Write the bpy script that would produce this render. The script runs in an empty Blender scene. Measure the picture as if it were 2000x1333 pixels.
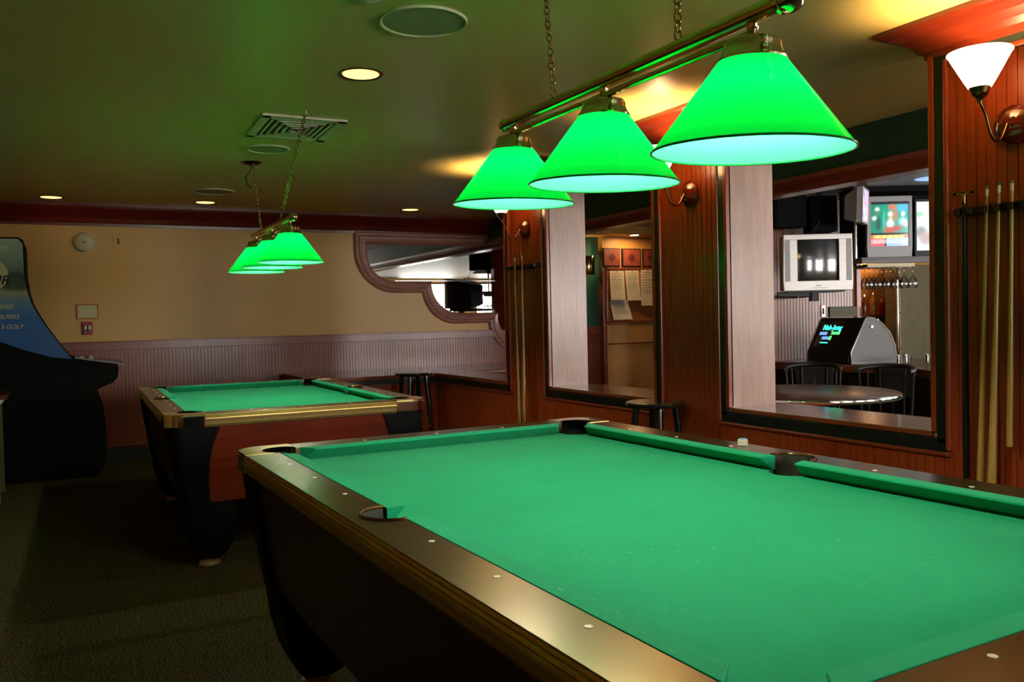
import bpy, math, random
from math import pi, sin, cos, tan, atan2, sqrt, radians
from mathutils import Vector, Matrix

random.seed(7)
SC = bpy.context.scene
COL = SC.collection

# ------------------------------------------------------------------ camera
cam_d = bpy.data.cameras.new('camera')
cam = bpy.data.objects.new('camera', cam_d)
COL.objects.link(cam)
_yaw, _pit, _rol = 0.49024, -0.02663, -0.02328
_f = Vector((sin(_yaw) * cos(_pit), cos(_yaw) * cos(_pit), sin(_pit)))
_r = Vector((cos(_yaw), -sin(_yaw), 0))
_u = _r.cross(_f)
_r2 = _r * cos(_rol) + _u * sin(_rol)
_u2 = -_r * sin(_rol) + _u * cos(_rol)
_m = Matrix((_r2, _u2, -_f)).transposed().to_4x4()
_m.translation = Vector((-0.72248, -2.9553, 1.2349))
cam.matrix_world = _m
cam_d.sensor_width = 36.0
cam_d.sensor_fit = 'HORIZONTAL'
cam_d.lens = 36.0 * 1658.07 / 2000.0
cam_d.clip_start = 0.05
SC.camera = cam

# ------------------------------------------------------------------ exposure
SC.view_settings.view_transform = 'Standard'
SC.view_settings.look = 'None'
SC.view_settings.gamma = 1.0
SC.view_settings.exposure = 0.50
SC.cycles.max_bounces = 8
SC.cycles.diffuse_bounces = 4
SC.cycles.glossy_bounces = 4
SC.cycles.transmission_bounces = 6
SC.cycles.sample_clamp_indirect = 6.0
SC.cycles.caustics_reflective = False
SC.cycles.caustics_refractive = False

# light strengths (lamps and windows of the place, one sconce added)
S_BULB = 680.0        # bulbs in the two billiard lamps
S_SCONCE = 900.0       # bulbs in the wall sconces
S_DOWN = 1.6         # recessed downlights
S_WINDOW = 26.0        # daylight behind the windows of the rear wall

# ------------------------------------------------------------------ world
w = bpy.data.worlds.new('world')
SC.world = w
w.use_nodes = True
w.node_tree.nodes['Background'].inputs[0].default_value = (0.6, 0.7, 0.9, 1)
w.node_tree.nodes['Background'].inputs[1].default_value = 0.4


# ================================================================== materials
def srgb(r, g, b):
    def c(v):
        v /= 255.0
        return v / 12.92 if v <= 0.04045 else ((v + 0.055) / 1.055) ** 2.4
    return (c(r), c(g), c(b), 1.0)


def new_mat(name):
    m = bpy.data.materials.new(name)
    m.use_nodes = True
    nt = m.node_tree
    b = nt.nodes['Principled BSDF']
    return m, nt, b


def plain(name, col, rough=0.5, metal=0.0, noise=0.06, nscale=30.0, bump=0.0, coat=0.0, spec=0.5):
    m, nt, b = new_mat(name)
    N, L = nt.nodes, nt.links
    tc = N.new('ShaderNodeTexCoord')
    nz = N.new('ShaderNodeTexNoise')
    nz.inputs['Scale'].default_value = nscale
    nz.inputs['Detail'].default_value = 3
    L.new(tc.outputs['Object'], nz.inputs['Vector'])
    ramp = N.new('ShaderNodeMapRange')
    ramp.inputs[1].default_value = 0.25
    ramp.inputs[2].default_value = 0.75
    ramp.inputs[3].default_value = 1 - noise
    ramp.inputs[4].default_value = 1 + noise
    L.new(nz.outputs['Fac'], ramp.inputs[0])
    mx = N.new('ShaderNodeVectorMath')
    mx.operation = 'SCALE'
    mx.inputs[0].default_value = col[:3]
    L.new(ramp.outputs[0], mx.inputs['Scale'])
    L.new(mx.outputs[0], b.inputs['Base Color'])
    b.inputs['Roughness'].default_value = rough
    b.inputs['Metallic'].default_value = metal
    b.inputs['Coat Weight'].default_value = coat
    b.inputs['Coat Roughness'].default_value = 0.15
    b.inputs['Specular IOR Level'].default_value = spec
    if bump:
        bp = N.new('ShaderNodeBump')
        bp.inputs['Strength'].default_value = bump
        bp.inputs['Distance'].default_value = 0.002
        L.new(nz.outputs['Fac'], bp.inputs['Height'])
        L.new(bp.outputs[0], b.inputs['Normal'])
    return m


def wood(name, c1, c2, axis=2, rough=0.3, coat=0.3, scale=14.0, stretch=0.06, coatr=0.2, spec=0.5):
    """streaky wood grain running along the given axis"""
    m, nt, b = new_mat(name)
    N, L = nt.nodes, nt.links
    tc = N.new('ShaderNodeTexCoord')
    mp = N.new('ShaderNodeMapping')
    s = [1.0, 1.0, 1.0]
    s[axis] = stretch
    mp.inputs['Scale'].default_value = s
    L.new(tc.outputs['Object'], mp.inputs['Vector'])
    n1 = N.new('ShaderNodeTexNoise')
    n1.inputs['Scale'].default_value = scale * 3
    n1.inputs['Detail'].default_value = 6
    n1.inputs['Roughness'].default_value = 0.65
    n1.inputs['Distortion'].default_value = 0.6
    L.new(mp.outputs[0], n1.inputs['Vector'])
    n2 = N.new('ShaderNodeTexNoise')
    n2.inputs['Scale'].default_value = 2.2
    n2.inputs['Detail'].default_value = 2
    L.new(tc.outputs['Object'], n2.inputs['Vector'])
    ad = N.new('ShaderNodeMath')
    ad.operation = 'MULTIPLY_ADD'
    ad.inputs[1].default_value = 0.65
    L.new(n1.outputs['Fac'], ad.inputs[0])
    m2 = N.new('ShaderNodeMath')
    m2.operation = 'MULTIPLY'
    m2.inputs[1].default_value = 0.35
    L.new(n2.outputs['Fac'], m2.inputs[0])
    L.new(m2.outputs[0], ad.inputs[2])
    cr = N.new('ShaderNodeValToRGB')
    cr.color_ramp.elements[0].position = 0.32
    cr.color_ramp.elements[0].color = c1
    cr.color_ramp.elements[1].position = 0.68
    cr.color_ramp.elements[1].color = c2
    L.new(ad.outputs[0], cr.inputs[0])
    L.new(cr.outputs[0], b.inputs['Base Color'])
    b.inputs['Roughness'].default_value = rough
    b.inputs['Coat Weight'].default_value = coat
    b.inputs['Coat Roughness'].default_value = coatr
    b.inputs['Specular IOR Level'].default_value = spec
    return m


def emit(name, col, strength):
    m, nt, b = new_mat(name)
    b.inputs['Base Color'].default_value = (col[0] * .8, col[1] * .8, col[2] * .8, 1)
    b.inputs['Emission Color'].default_value = col
    b.inputs['Emission Strength'].default_value = strength
    return m


def glass_mat(name, col=(1, 1, 1, 1), rough=0.02):
    m, nt, b = new_mat(name)
    N, L = nt.nodes, nt.links
    tr = N.new('ShaderNodeBsdfTransparent')
    tr.inputs[0].default_value = (col[0] * .93, col[1] * .93, col[2] * .93, 1)
    gl = N.new('ShaderNodeBsdfGlossy')
    gl.inputs['Roughness'].default_value = rough
    fr = N.new('ShaderNodeFresnel')
    fr.inputs[0].default_value = 1.5
    mp = N.new('ShaderNodeMath')
    mp.operation = 'MULTIPLY_ADD'
    mp.inputs[1].default_value = 0.9
    mp.inputs[2].default_value = 0.07
    L.new(fr.outputs[0], mp.inputs[0])
    mx = N.new('ShaderNodeMixShader')
    L.new(mp.outputs[0], mx.inputs[0])
    L.new(tr.outputs[0], mx.inputs[1])
    L.new(gl.outputs[0], mx.inputs[2])
    L.new(mx.outputs[0], N['Material Output'].inputs[0])
    return m


def lamp_glass(name, outer, inner, trans, tw=0.55, gloss=0.06):
    """cased glass: coloured outside, pale inside, light passes through"""
    m, nt, b = new_mat(name)
    N, L = nt.nodes, nt.links
    N.remove(b)
    geo = N.new('ShaderNodeNewGeometry')
    mc = N.new('ShaderNodeMix')
    mc.data_type = 'RGBA'
    L.new(geo.outputs['Backfacing'], mc.inputs[0])
    mc.inputs[6].default_value = outer
    mc.inputs[7].default_value = inner
    df = N.new('ShaderNodeBsdfDiffuse')
    L.new(mc.outputs[2], df.inputs[0])
    tr = N.new('ShaderNodeBsdfTranslucent')
    tr.inputs[0].default_value = trans
    mx = N.new('ShaderNodeMixShader')
    mx.inputs[0].default_value = tw
    L.new(df.outputs[0], mx.inputs[1])
    L.new(tr.outputs[0], mx.inputs[2])
    gl = N.new('ShaderNodeBsdfGlossy')
    gl.inputs['Roughness'].default_value = 0.08
    mg = N.new('ShaderNodeMixShader')
    mg.inputs[0].default_value = gloss
    L.new(mx.outputs[0], mg.inputs[1])
    L.new(gl.outputs[0], mg.inputs[2])
    L.new(mg.outputs[0], N['Material Output'].inputs[0])
    return m


M = {}
M['mahogany'] = wood('mahogany', srgb(126, 42, 14), srgb(160, 66, 24), 2, 0.34, 0.3)
M['mahogany_y'] = wood('mahogany_y', srgb(96, 34, 12), srgb(140, 54, 22), 1, 0.32, 0.35)
M['mahogany_x'] = wood('mahogany_x', srgb(60, 16, 7), srgb(120, 42, 18), 0, 0.32, 0.35)
M['crown'] = wood('crown_wood', srgb(76, 22, 8), srgb(108, 36, 13), 1, 0.3, 0.3)
M['crown_x'] = wood('crown_wood_x', srgb(78, 18, 9), srgb(120, 34, 16), 0, 0.3, 0.3)
M['jamb'] = wood('jamb_laminate', srgb(168, 132, 118), srgb(200, 166, 150), 2, 0.36, 0.3, 12, 0.1)
M['wainscot'] = wood('wainscot_wood', srgb(104, 42, 22), srgb(146, 68, 38), 2, 0.36, 0.4)
M['beadpink'] = wood('bar_beadboard', srgb(126, 76, 58), srgb(160, 108, 86), 2, 0.36, 0.4)
M['mirrorframe'] = wood('mirror_frame_wood', srgb(124, 72, 60), srgb(190, 138, 124), 0, 0.3, 0.8)
M['sill'] = wood('sill_wood', srgb(96, 44, 20), srgb(156, 84, 44), 1, 0.22, 0.6, coatr=0.1)
M['blackstrip'] = plain('black_green_strip', srgb(14, 24, 20), 0.3, 0, 0.2, 60, 0.2, 0.4)
M['darkwood'] = plain('dark_stained_wood', srgb(10, 9, 8), 0.5, 0, 0.2, 20)
M['stoolpaint'] = plain('stool_dark_green', srgb(10, 22, 18), 0.22, 0, 0.15, 20, 0, 0.5)
M['cornerblack'] = plain('corner_black', srgb(10, 14, 13), 0.5, 0, 0.25, 120, 0.2, 0, 0.12)
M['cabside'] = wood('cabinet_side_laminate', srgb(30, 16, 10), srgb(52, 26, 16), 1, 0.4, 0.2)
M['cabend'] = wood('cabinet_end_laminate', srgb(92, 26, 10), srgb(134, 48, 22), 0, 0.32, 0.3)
M['ceiling'] = plain('ceiling_paint', srgb(216, 194, 116), 0.36, 0, 0.03, 3, 0, 0, 0.4)
M['ceilwhite'] = plain('bar_ceiling_paint', srgb(128, 122, 110), 0.5, 0, 0.03, 3)
M['soffit'] = plain('green_soffit_paint', srgb(24, 66, 44), 0.45, 0, 0.05, 4)
M['greenwall'] = plain('green_wall_paint', srgb(36, 84, 66), 0.5, 0, 0.04, 5)
M['tan'] = plain('tan_wall_paint', srgb(206, 158, 74), 0.4, 0, 0.03, 3, 0, 0, 0.5)
M['tanorange'] = plain('amber_wall_paint', srgb(206, 150, 78), 0.45, 0, 0.05, 5)
M['brass'] = plain('polished_brass', srgb(220, 190, 120), 0.12, 1, 0.03, 40)
M['nickel'] = plain('warm_nickel', srgb(206, 194, 160), 0.1, 1, 0.03, 40)
M['oldbrass'] = plain('aged_brass', srgb(120, 84, 48), 0.25, 1, 0.15, 40)
M['chainbrass'] = plain('chain_brass', srgb(176, 148, 92), 0.25, 1, 0.1, 60)
M['chrome'] = plain('chrome', srgb(225, 222, 215), 0.08, 1, 0.02, 40)
M['casting'] = plain('bronze_chrome_casting', srgb(232, 208, 138), 0.2, 1, 0.08, 60)
M['apron'] = plain('bronze_apron', srgb(196, 168, 100), 0.32, 0.7, 0.12, 30)
M['raillam'] = plain('brown_black_laminate', srgb(104, 84, 46), 0.26, 0.85, 0.10, 160, 0.05, 0.2, 0.8)
M['pearl'] = plain('pearl_inlay', srgb(232, 222, 190), 0.3)
M['rubber'] = plain('pocket_rubber', srgb(36, 32, 20), 0.6, 0, 0.3, 90, 0.4)
M['white'] = plain('off_white_plastic', srgb(222, 214, 190), 0.4)
M['footm'] = plain('beige_foot', srgb(150, 120, 80), 0.5)
M['silver'] = plain('silver_plastic', srgb(190, 186, 180), 0.35, 0.3)
M['silverdark'] = plain('grey_plastic', srgb(120, 118, 116), 0.4, 0.3)
M['blackplastic'] = plain('black_plastic', srgb(11, 12, 12), 0.45, 0, .06, 30, 0, 0, .3)
M['crt'] = plain('dark_crt_glass', srgb(34, 36, 36), 0.07, 0, 0.02, 4, 0, 0.8)
M['greyplastic'] = plain('mid_grey_plastic', srgb(96, 94, 92), 0.45)
M['bulbmat'] = emit('bulb_glow', (1.0, 0.93, 0.78, 1), S_BULB)
M['sconcebulb'] = emit('sconce_bulb_glow', (1.0, 0.62, 0.30, 1), S_SCONCE)
M['downglow'] = emit('downlight_glow', (1.0, 0.58, 0.20, 1), S_DOWN)
M['shade'] = lamp_glass('green_cased_glass', (0.0, 0.08, 0.01, 1), (0.05, 0.60, 0.20, 1), (0.0, 0.27, 0.017, 1), 0.38, 0.04)
M['opal'] = lamp_glass('opal_glass', (0.85, 0.8, 0.72, 1), (0.85, 0.8, 0.72, 1), (0.95, 0.85, 0.7, 1), 0.6)
M['mirror'] = plain('mirror_glass', (0.86, 0.88, 0.87, 1), 0.01, 1, 0.0)
M['glass'] = glass_mat('clear_glass')
M['papr'] = plain('paper', srgb(206, 196, 172), 0.7, 0, 0.05, 60)
M['blackmatte'] = plain('matte_black', srgb(9, 11, 10), 0.8, 0, .1, 30, 0, 0, .15)
M['dullcream'] = plain('dull_cream', srgb(196, 184, 134), 0.5)
M['cork'] = plain('cork', srgb(170, 96, 40), 0.8, 0, 0.3, 160, 0.3)
M['redbrown'] = plain('red_picture', srgb(128, 60, 44), 0.5, 0, 0.35, 22)
M['redplastic'] = plain('red_plastic', srgb(150, 30, 34), 0.35)
M['cherry'] = wood('cherry_disc', srgb(80, 16, 10), srgb(120, 30, 16), 2, 0.12, 0.8, coatr=0.05)
M['maple'] = wood('maple_shaft', srgb(160, 126, 60), srgb(190, 154, 84), 2, 0.25, 0.4, 20)
M['cuebutt'] = wood('cue_butt_wood', srgb(120, 58, 20), srgb(170, 96, 40), 2, 0.25, 0.4, 20)
M['cuetip'] = plain('blue_green_tip', srgb(70, 110, 110), 0.7)
M['steel'] = plain('brushed_steel', srgb(136, 126, 100), 0.42, 0.6, 0.12, 8)
M['tabletop'] = wood('round_top_laminate', srgb(88, 56, 38), srgb(120, 82, 58), 0, 0.3, 0.35, 8, 0.2, coatr=0.2)
M['goldglow'] = emit('gold_lit', (1.0, 0.55, 0.15, 1), 6.0)


def cloth_mat():
    m, nt, b = new_mat('green_billiard_cloth')
    N, L = nt.nodes, nt.links
    tc = N.new('ShaderNodeTexCoord')
    n1 = N.new('ShaderNodeTexNoise')
    n1.inputs['Scale'].default_value = 420
    n1.inputs['Detail'].default_value = 2
    L.new(tc.outputs['Object'], n1.inputs['Vector'])
    n2 = N.new('ShaderNodeTexNoise')
    n2.inputs['Scale'].default_value = 3.5
    n2.inputs['Detail'].default_value = 4
    L.new(tc.outputs['Object'], n2.inputs['Vector'])
    mp = N.new('ShaderNodeMapping')
    mp.inputs['Scale'].default_value = (70, 26, 1)
    mp.inputs['Rotation'].default_value = (0, 0, 0.5)
    L.new(tc.outputs['Object'], mp.inputs['Vector'])
    n3 = N.new('ShaderNodeTexNoise')
    n3.inputs['Scale'].default_value = 1.6
    n3.inputs['Detail'].default_value = 5
    n3.inputs['Roughness'].default_value = 0.7
    L.new(mp.outputs[0], n3.inputs['Vector'])
    n4 = N.new('ShaderNodeTexNoise')
    n4.inputs['Scale'].default_value = 2.3
    L.new(tc.outputs['Object'], n4.inputs['Vector'])
    r4 = N.new('ShaderNodeMapRange')
    r4.inputs[1].default_value = 0.45
    r4.inputs[2].default_value = 0.62
    L.new(n4.outputs['Fac'], r4.inputs[0])
    base = N.new('ShaderNodeMix')
    base.data_type = 'RGBA'
    base.inputs[6].default_value = srgb(8, 132, 88)
    base.inputs[7].default_value = srgb(26, 156, 112)
    L.new(n2.outputs['Fac'], base.inputs[0])
    # chalk flecks
    r3 = N.new('ShaderNodeMapRange')
    r3.inputs[1].default_value = 0.60
    r3.inputs[2].default_value = 0.74
    r3.inputs[3].default_value = 0.0
    r3.inputs[4].default_value = 0.5
    L.new(n3.outputs['Fac'], r3.inputs[0])
    mu = N.new('ShaderNodeMath')
    mu.operation = 'MULTIPLY'
    L.new(r3.outputs[0], mu.inputs[0])
    L.new(r4.outputs[0], mu.inputs[1])
    fl = N.new('ShaderNodeMix')
    fl.data_type = 'RGBA'
    L.new(mu.outputs[0], fl.inputs[0])
    L.new(base.outputs[2], fl.inputs[6])
    fl.inputs[7].default_value = srgb(150, 214, 150)
    # fine nap
    r1 = N.new('ShaderNodeMapRange')
    r1.inputs[1].default_value = 0.3
    r1.inputs[2].default_value = 0.7
    r1.inputs[3].default_value = 0.92
    r1.inputs[4].default_value = 1.08
    L.new(n1.outputs['Fac'], r1.inputs[0])
    sc = N.new('ShaderNodeVectorMath')
    sc.operation = 'SCALE'
    L.new(fl.outputs[2], sc.inputs[0])
    L.new(r1.outputs[0], sc.inputs['Scale'])
    L.new(sc.outputs[0], b.inputs['Base Color'])
    b.inputs['Roughness'].default_value = 0.9
    b.inputs['Specular IOR Level'].default_value = 0.1
    b.inputs['Sheen Weight'].default_value = 0.15
    b.inputs['Sheen Tint'].default_value = (0.4, 1, 0.6, 1)
    bp = N.new('ShaderNodeBump')
    bp.inputs['Strength'].default_value = 0.15
    bp.inputs['Distance'].default_value = 0.001
    L.new(n1.outputs['Fac'], bp.inputs['Height'])
    L.new(bp.outputs[0], b.inputs['Normal'])
    return m


M['cloth'] = cloth_mat()


def carpet_mat():
    m, nt, b = new_mat('dark_patterned_carpet')
    N, L = nt.nodes, nt.links
    tc = N.new('ShaderNodeTexCoord')
    wv = N.new('ShaderNodeTexWave')
    wv.inputs['Scale'].default_value = 18
    wv.inputs['Distortion'].default_value = 14
    wv.inputs['Detail'].default_value = 3
    wv.inputs['Detail Scale'].default_value = 1.2
    L.new(tc.outputs['Object'], wv.inputs['Vector'])
    n1 = N.new('ShaderNodeTexNoise')
    n1.inputs['Scale'].default_value = 140
    n1.inputs['Detail'].default_value = 3
    L.new(tc.outputs['Object'], n1.inputs['Vector'])
    n2 = N.new('ShaderNodeTexNoise')
    n2.inputs['Scale'].default_value = 1.7
    L.new(tc.outputs['Object'], n2.inputs['Vector'])
    a = N.new('ShaderNodeMix')
    a.data_type = 'RGBA'
    a.inputs[6].default_value = srgb(40, 42, 28)
    a.inputs[7].default_value = srgb(78, 72, 36)
    L.new(wv.outputs['Fac'], a.inputs[0])
    c = N.new('ShaderNodeMix')
    c.data_type = 'RGBA'
    c.inputs[7].default_value = srgb(110, 70, 30)
    L.new(a.outputs[2], c.inputs[6])
    mu = N.new('ShaderNodeMapRange')
    mu.inputs[1].default_value = 0.55
    mu.inputs[2].default_value = 0.7
    mu.inputs[4].default_value = 0.6
    L.new(n1.outputs['Fac'], mu.inputs[0])
    L.new(mu.outputs[0], c.inputs[0])
    L.new(c.outputs[2], b.inputs['Base Color'])
    b.inputs['Roughness'].default_value = 0.95
    b.inputs['Specular IOR Level'].default_value = 0.1
    bp = N.new('ShaderNodeBump')
    bp.inputs['Strength'].default_value = 0.5
    bp.inputs['Distance'].default_value = 0.004
    L.new(n1.outputs['Fac'], bp.inputs['Height'])
    L.new(bp.outputs[0], b.inputs['Normal'])
    return m


M['carpet'] = carpet_mat()


def screen_mat(name, strength):
    m, nt, b = new_mat(name)
    at = nt.nodes.new('ShaderNodeVertexColor')
    at.layer_name = 'Col'
    b.inputs['Base Color'].default_value = (0.01, 0.01, 0.01, 1)
    b.inputs['Roughness'].default_value = 0.1
    nt.links.new(at.outputs[0], b.inputs['Emission Color'])
    b.inputs['Emission Strength'].default_value = strength
    return m


M['screen'] = screen_mat('lit_screen', 1.0)


# ================================================================== mesh builder
class MB:
    def __init__(s):
        s.v = []
        s.f = []
        s.sm = []

    def add(s, vs, fs, smooth=False, mat=None):
        o = len(s.v)
        for p in vs:
            p = Vector(p)
            if mat is not None:
                p = mat @ p
            s.v.append(tuple(p))
        for f in fs:
            s.f.append([i + o for i in f])
            s.sm.append(smooth)
        return s

    def box(s, x0, x1, y0, y1, z0, z1, mat=None):
        vs = [(x0, y0, z0), (x1, y0, z0), (x1, y1, z0), (x0, y1, z0), (x0, y0, z1), (x1, y0, z1), (x1, y1, z1), (x0, y1, z1)]
        fs = [(0, 3, 2, 1), (4, 5, 6, 7), (0, 1, 5, 4), (1, 2, 6, 5), (2, 3, 7, 6), (3, 0, 4, 7)]
        return s.add(vs, fs, False, mat)

    def prism(s, poly, a, b, axis='z', mat=None, smooth=False):
        """poly: 2-D outline (counter-clockwise); extruded from a to b along axis"""
        n = len(poly)

        def P(u, v, w):
            return (u, v, w) if axis == 'z' else ((u, w, v) if axis == 'y' else (w, u, v))
        vs = [P(u, v, a) for u, v in poly] + [P(u, v, b) for u, v in poly]
        fs = [tuple(range(n - 1, -1, -1)), tuple(range(n, 2 * n))]
        fs += [(i, (i + 1) % n, n + (i + 1) % n, n + i) for i in range(n)]
        if axis == 'y':
            fs = [tuple(reversed(f)) for f in fs]
        return s.add(vs, fs, smooth, mat)

    def lathe(s, prof, c=(0, 0, 0), seg=32, axis='z', mat=None, smooth=True, closed=False, a0=0.0, a1=2 * pi):
        """prof: (r, h) pairs turned about the axis through c"""
        full = abs(a1 - a0 - 2 * pi) < 1e-6
        k = seg if full else seg + 1
        vs = []
        for r, h in prof:
            for i in range(k):
                a = a0 + (a1 - a0) * i / seg
                x, y = r * cos(a), r * sin(a)
                if axis == 'z':
                    p = (c[0] + x, c[1] + y, c[2] + h)
                elif axis == 'x':
                    p = (c[0] + h, c[1] + x, c[2] + y)
                else:
                    p = (c[0] + y, c[1] + h, c[2] + x)
                vs.append(p)
        fs = []
        for j in range(len(prof) - 1):
            for i in range(seg):
                i2 = (i + 1) % k
                fs.append((j * k + i, j * k + i2, (j + 1) * k + i2, (j + 1) * k + i))
        s.add(vs, fs, smooth, mat)
        return s

    def cyl(s, c, r, h0, h1, seg=24, axis='z', mat=None):
        return s.lathe([(0.0001, h0), (r, h0), (r, h1), (0.0001, h1)], c, seg, axis, mat)

    def sphere(s, c, r, seg=20, rings=12, sz=1.0, mat=None):
        prof = [(max(1e-4, r * sin(pi * i / rings)), -r * cos(pi * i / rings) * sz) for i in range(rings + 1)]
        return s.lathe(prof, c, seg, 'z', mat)

    def tube(s, path, r, seg=10, closed=False, mat=None):
        path = [Vector(p) for p in path]
        n = len(path)
        rr = r if isinstance(r, (list, tuple)) else [r] * n
        vs = []
        up = None
        for i, p in enumerate(path):
            if closed:
                t = (path[(i + 1) % n] - path[i - 1]).normalized()
            else:
                t = (path[min(i + 1, n - 1)] - path[max(i - 1, 0)]).normalized()
            if up is None:
                up = Vector((0, 0, 1)) if abs(t.z) < 0.9 else Vector((1, 0, 0))
            b = t.cross(up).normalized()
            up = b.cross(t).normalized()
            for k in range(seg):
                a = 2 * pi * k / seg
                vs.append(p + (b * cos(a) + up * sin(a)) * rr[i])
        fs = []
        m = n if closed else n - 1
        for i in range(m):
            for k in range(seg):
                i2 = (i + 1) % n
                fs.append((i * seg + k, i * seg + (k + 1) % seg, i2 * seg + (k + 1) % seg, i2 * seg + k))
        if not closed:
            fs.append(tuple(range(seg - 1, -1, -1)))
            fs.append(tuple((n - 1) * seg + k for k in range(seg)))
        return s.add(vs, fs, True, mat)

    def sweep(s, path, prof, closed=False):
        """prof (offset to the right of the walking direction, z) swept along an XY path with mitres"""
        path = [Vector(p) for p in path]
        n = len(path)
        k = len(prof)
        vs = []
        for i, p in enumerate(path):
            if closed or 0 < i < n - 1:
                d0 = (p - path[i - 1]).normalized()
                d1 = (path[(i + 1) % n] - p).normalized()
            elif i == 0:
                d0 = d1 = (path[1] - p).normalized()
            else:
                d0 = d1 = (p - path[i - 1]).normalized()
            n0 = Vector((d0.y, -d0.x))
            n1 = Vector((d1.y, -d1.x))
            mm = (n0 + n1)
            mm = mm / max(0.2, mm.dot(n0)) if mm.length > 1e-6 else n0
            for o, z in prof:
                q = p + mm * o
                vs.append((q.x, q.y, z))
        fs = []
        m = n if closed else n - 1
        for i in range(m):
            i2 = (i + 1) % n
            for j in range(k):
                j2 = (j + 1) % k
                fs.append((i * k + j, i2 * k + j, i2 * k + j2, i * k + j2))
        if not closed:
            fs.append(tuple(range(k)))
            fs.append(tuple((n - 1) * k + j for j in range(k - 1, -1, -1)))
        return s.add(vs, fs)

    def beads(s, o, u, nrm, length, z0, z1, pitch=0.04, g=0.004, gw=0.006):
        """tongue-and-groove boards: a grooved sheet on the plane through o"""
        o, u, nrm = Vector(o), Vector(u), Vector(nrm)
        xs = [(0, 0)]
        x = pitch
        while x < length - gw:
            xs += [(x - gw / 2, 0), (x - gw * .25, -g), (x + gw * .25, -g), (x + gw / 2, 0)]
            x += pitch
        xs.append((length, 0))
        vs = []
        for x, d in xs:
            p = o + u * x + nrm * d
            vs.append((p.x, p.y, z0))
            vs.append((p.x, p.y, z1))
        fs = [(2 * i, 2 * i + 2, 2 * i + 3, 2 * i + 1) for i in range(len(xs) - 1)]
        return s.add(vs, fs)

    def build(s, name, mat, parent=None, bevel=0.0, loc=None, fix=True):
        me = bpy.data.meshes.new(name)
        me.from_pydata(s.v, [], s.f)
        me.validate()
        import bmesh
        if fix:
            bm = bmesh.new()
            bm.from_mesh(me)
            bmesh.ops.remove_doubles(bm, verts=bm.verts, dist=1e-5)
            bmesh.ops.recalc_face_normals(bm, faces=bm.faces)
            bm.to_mesh(me)
            bm.free()
        anysm = any(s.sm)
        if anysm:
            me.shade_smooth()
            me.set_sharp_from_angle(angle=radians(38))
        me.materials.append(mat)
        ob = bpy.data.objects.new(name, me)
        COL.objects.link(ob)
        if parent is not None:
            ob.parent = parent
        if loc is not None:
            ob.location = loc
        if bevel:
            bv = ob.modifiers.new('bevel', 'BEVEL')
            bv.width = bevel
            bv.segments = 2
            bv.limit_method = 'ANGLE'
            bv.angle_limit = radians(50)
        return ob


def tag(o, label, cat, group=None):
    o['label'] = label
    o['category'] = cat
    if group:
        o['group'] = group
    return o


def thing(name, label, cat, loc=(0, 0, 0), rz=0.0, group=None):
    o = bpy.data.objects.new(name, None)
    o.empty_display_size = 0.1
    COL.objects.link(o)
    o.location = loc
    o.rotation_euler = (0, 0, rz)
    return tag(o, label, cat, group)


def struct(o, label=None):
    o['kind'] = 'structure'
    if label:
        o['label'] = label
    return o


def structure(name, loc=(0, 0, 0), label=None):
    o = bpy.data.objects.new(name, None)
    COL.objects.link(o)
    o.location = loc
    return struct(o, label)


def copy_thing(root, loc, rz, label):
    r = root.copy()
    COL.objects.link(r)
    r.location = loc
    r.rotation_euler = (0, 0, rz)
    r['label'] = label

    def rec(src, dst):
        for ch in list(src.children):
            if ch.name in done:
                continue
            c = ch.copy()
            COL.objects.link(c)
            c.parent = dst
            done.add(c.name)
            rec(ch, c)
    done = set()
    rec(root, r)
    return r


def text_mesh(name, body, size, mat, parent, mtx, extrude=0.001, shear=0.0, bold=0.0, align='LEFT'):
    cu = bpy.data.curves.new(name, 'FONT')
    cu.body = body
    cu.size = size
    cu.extrude = extrude
    cu.offset = bold
    cu.shear = shear
    cu.align_x = align
    cu.resolution_u = 3
    tmp = bpy.data.objects.new(name, cu)
    me = bpy.data.meshes.new_from_object(tmp)
    bpy.data.objects.remove(tmp)
    me.materials.clear()
    me.materials.append(mat)
    ob = bpy.data.objects.new(name, me)
    COL.objects.link(ob)
    ob.parent = parent
    ob.matrix_local = mtx
    return ob


def arc(cx, cy, r, a0, a1, n):
    return [(cx + r * cos(a0 + (a1 - a0) * i / n), cy + r * sin(a0 + (a1 - a0) * i / n)) for i in range(n + 1)]


# ================================================================== the room
CEIL = 2.36
YB = 5.69       # back wall
YR = -6.0       # rear wall with the windows
XW = 2.41       # face of the partition
TW = 0.32       # its thickness
XR = 10.4
XL = -3.2

struct(MB().box(XL, XR, YR, YB + .2, -0.1, 0.0).build('floor', M['carpet']), 'dark olive patterned carpet')
struct(MB().box(XL, 3.70, YR, YB + .1, CEIL, CEIL + .1).build('ceiling', M['ceiling']), 'semi-gloss tan ceiling')
struct(MB().box(3.70, XR, YR, YB + .1, 2.30, 2.46).build('ceiling', M['ceilwhite']), 'pale lower ceiling over the bar room')

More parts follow.
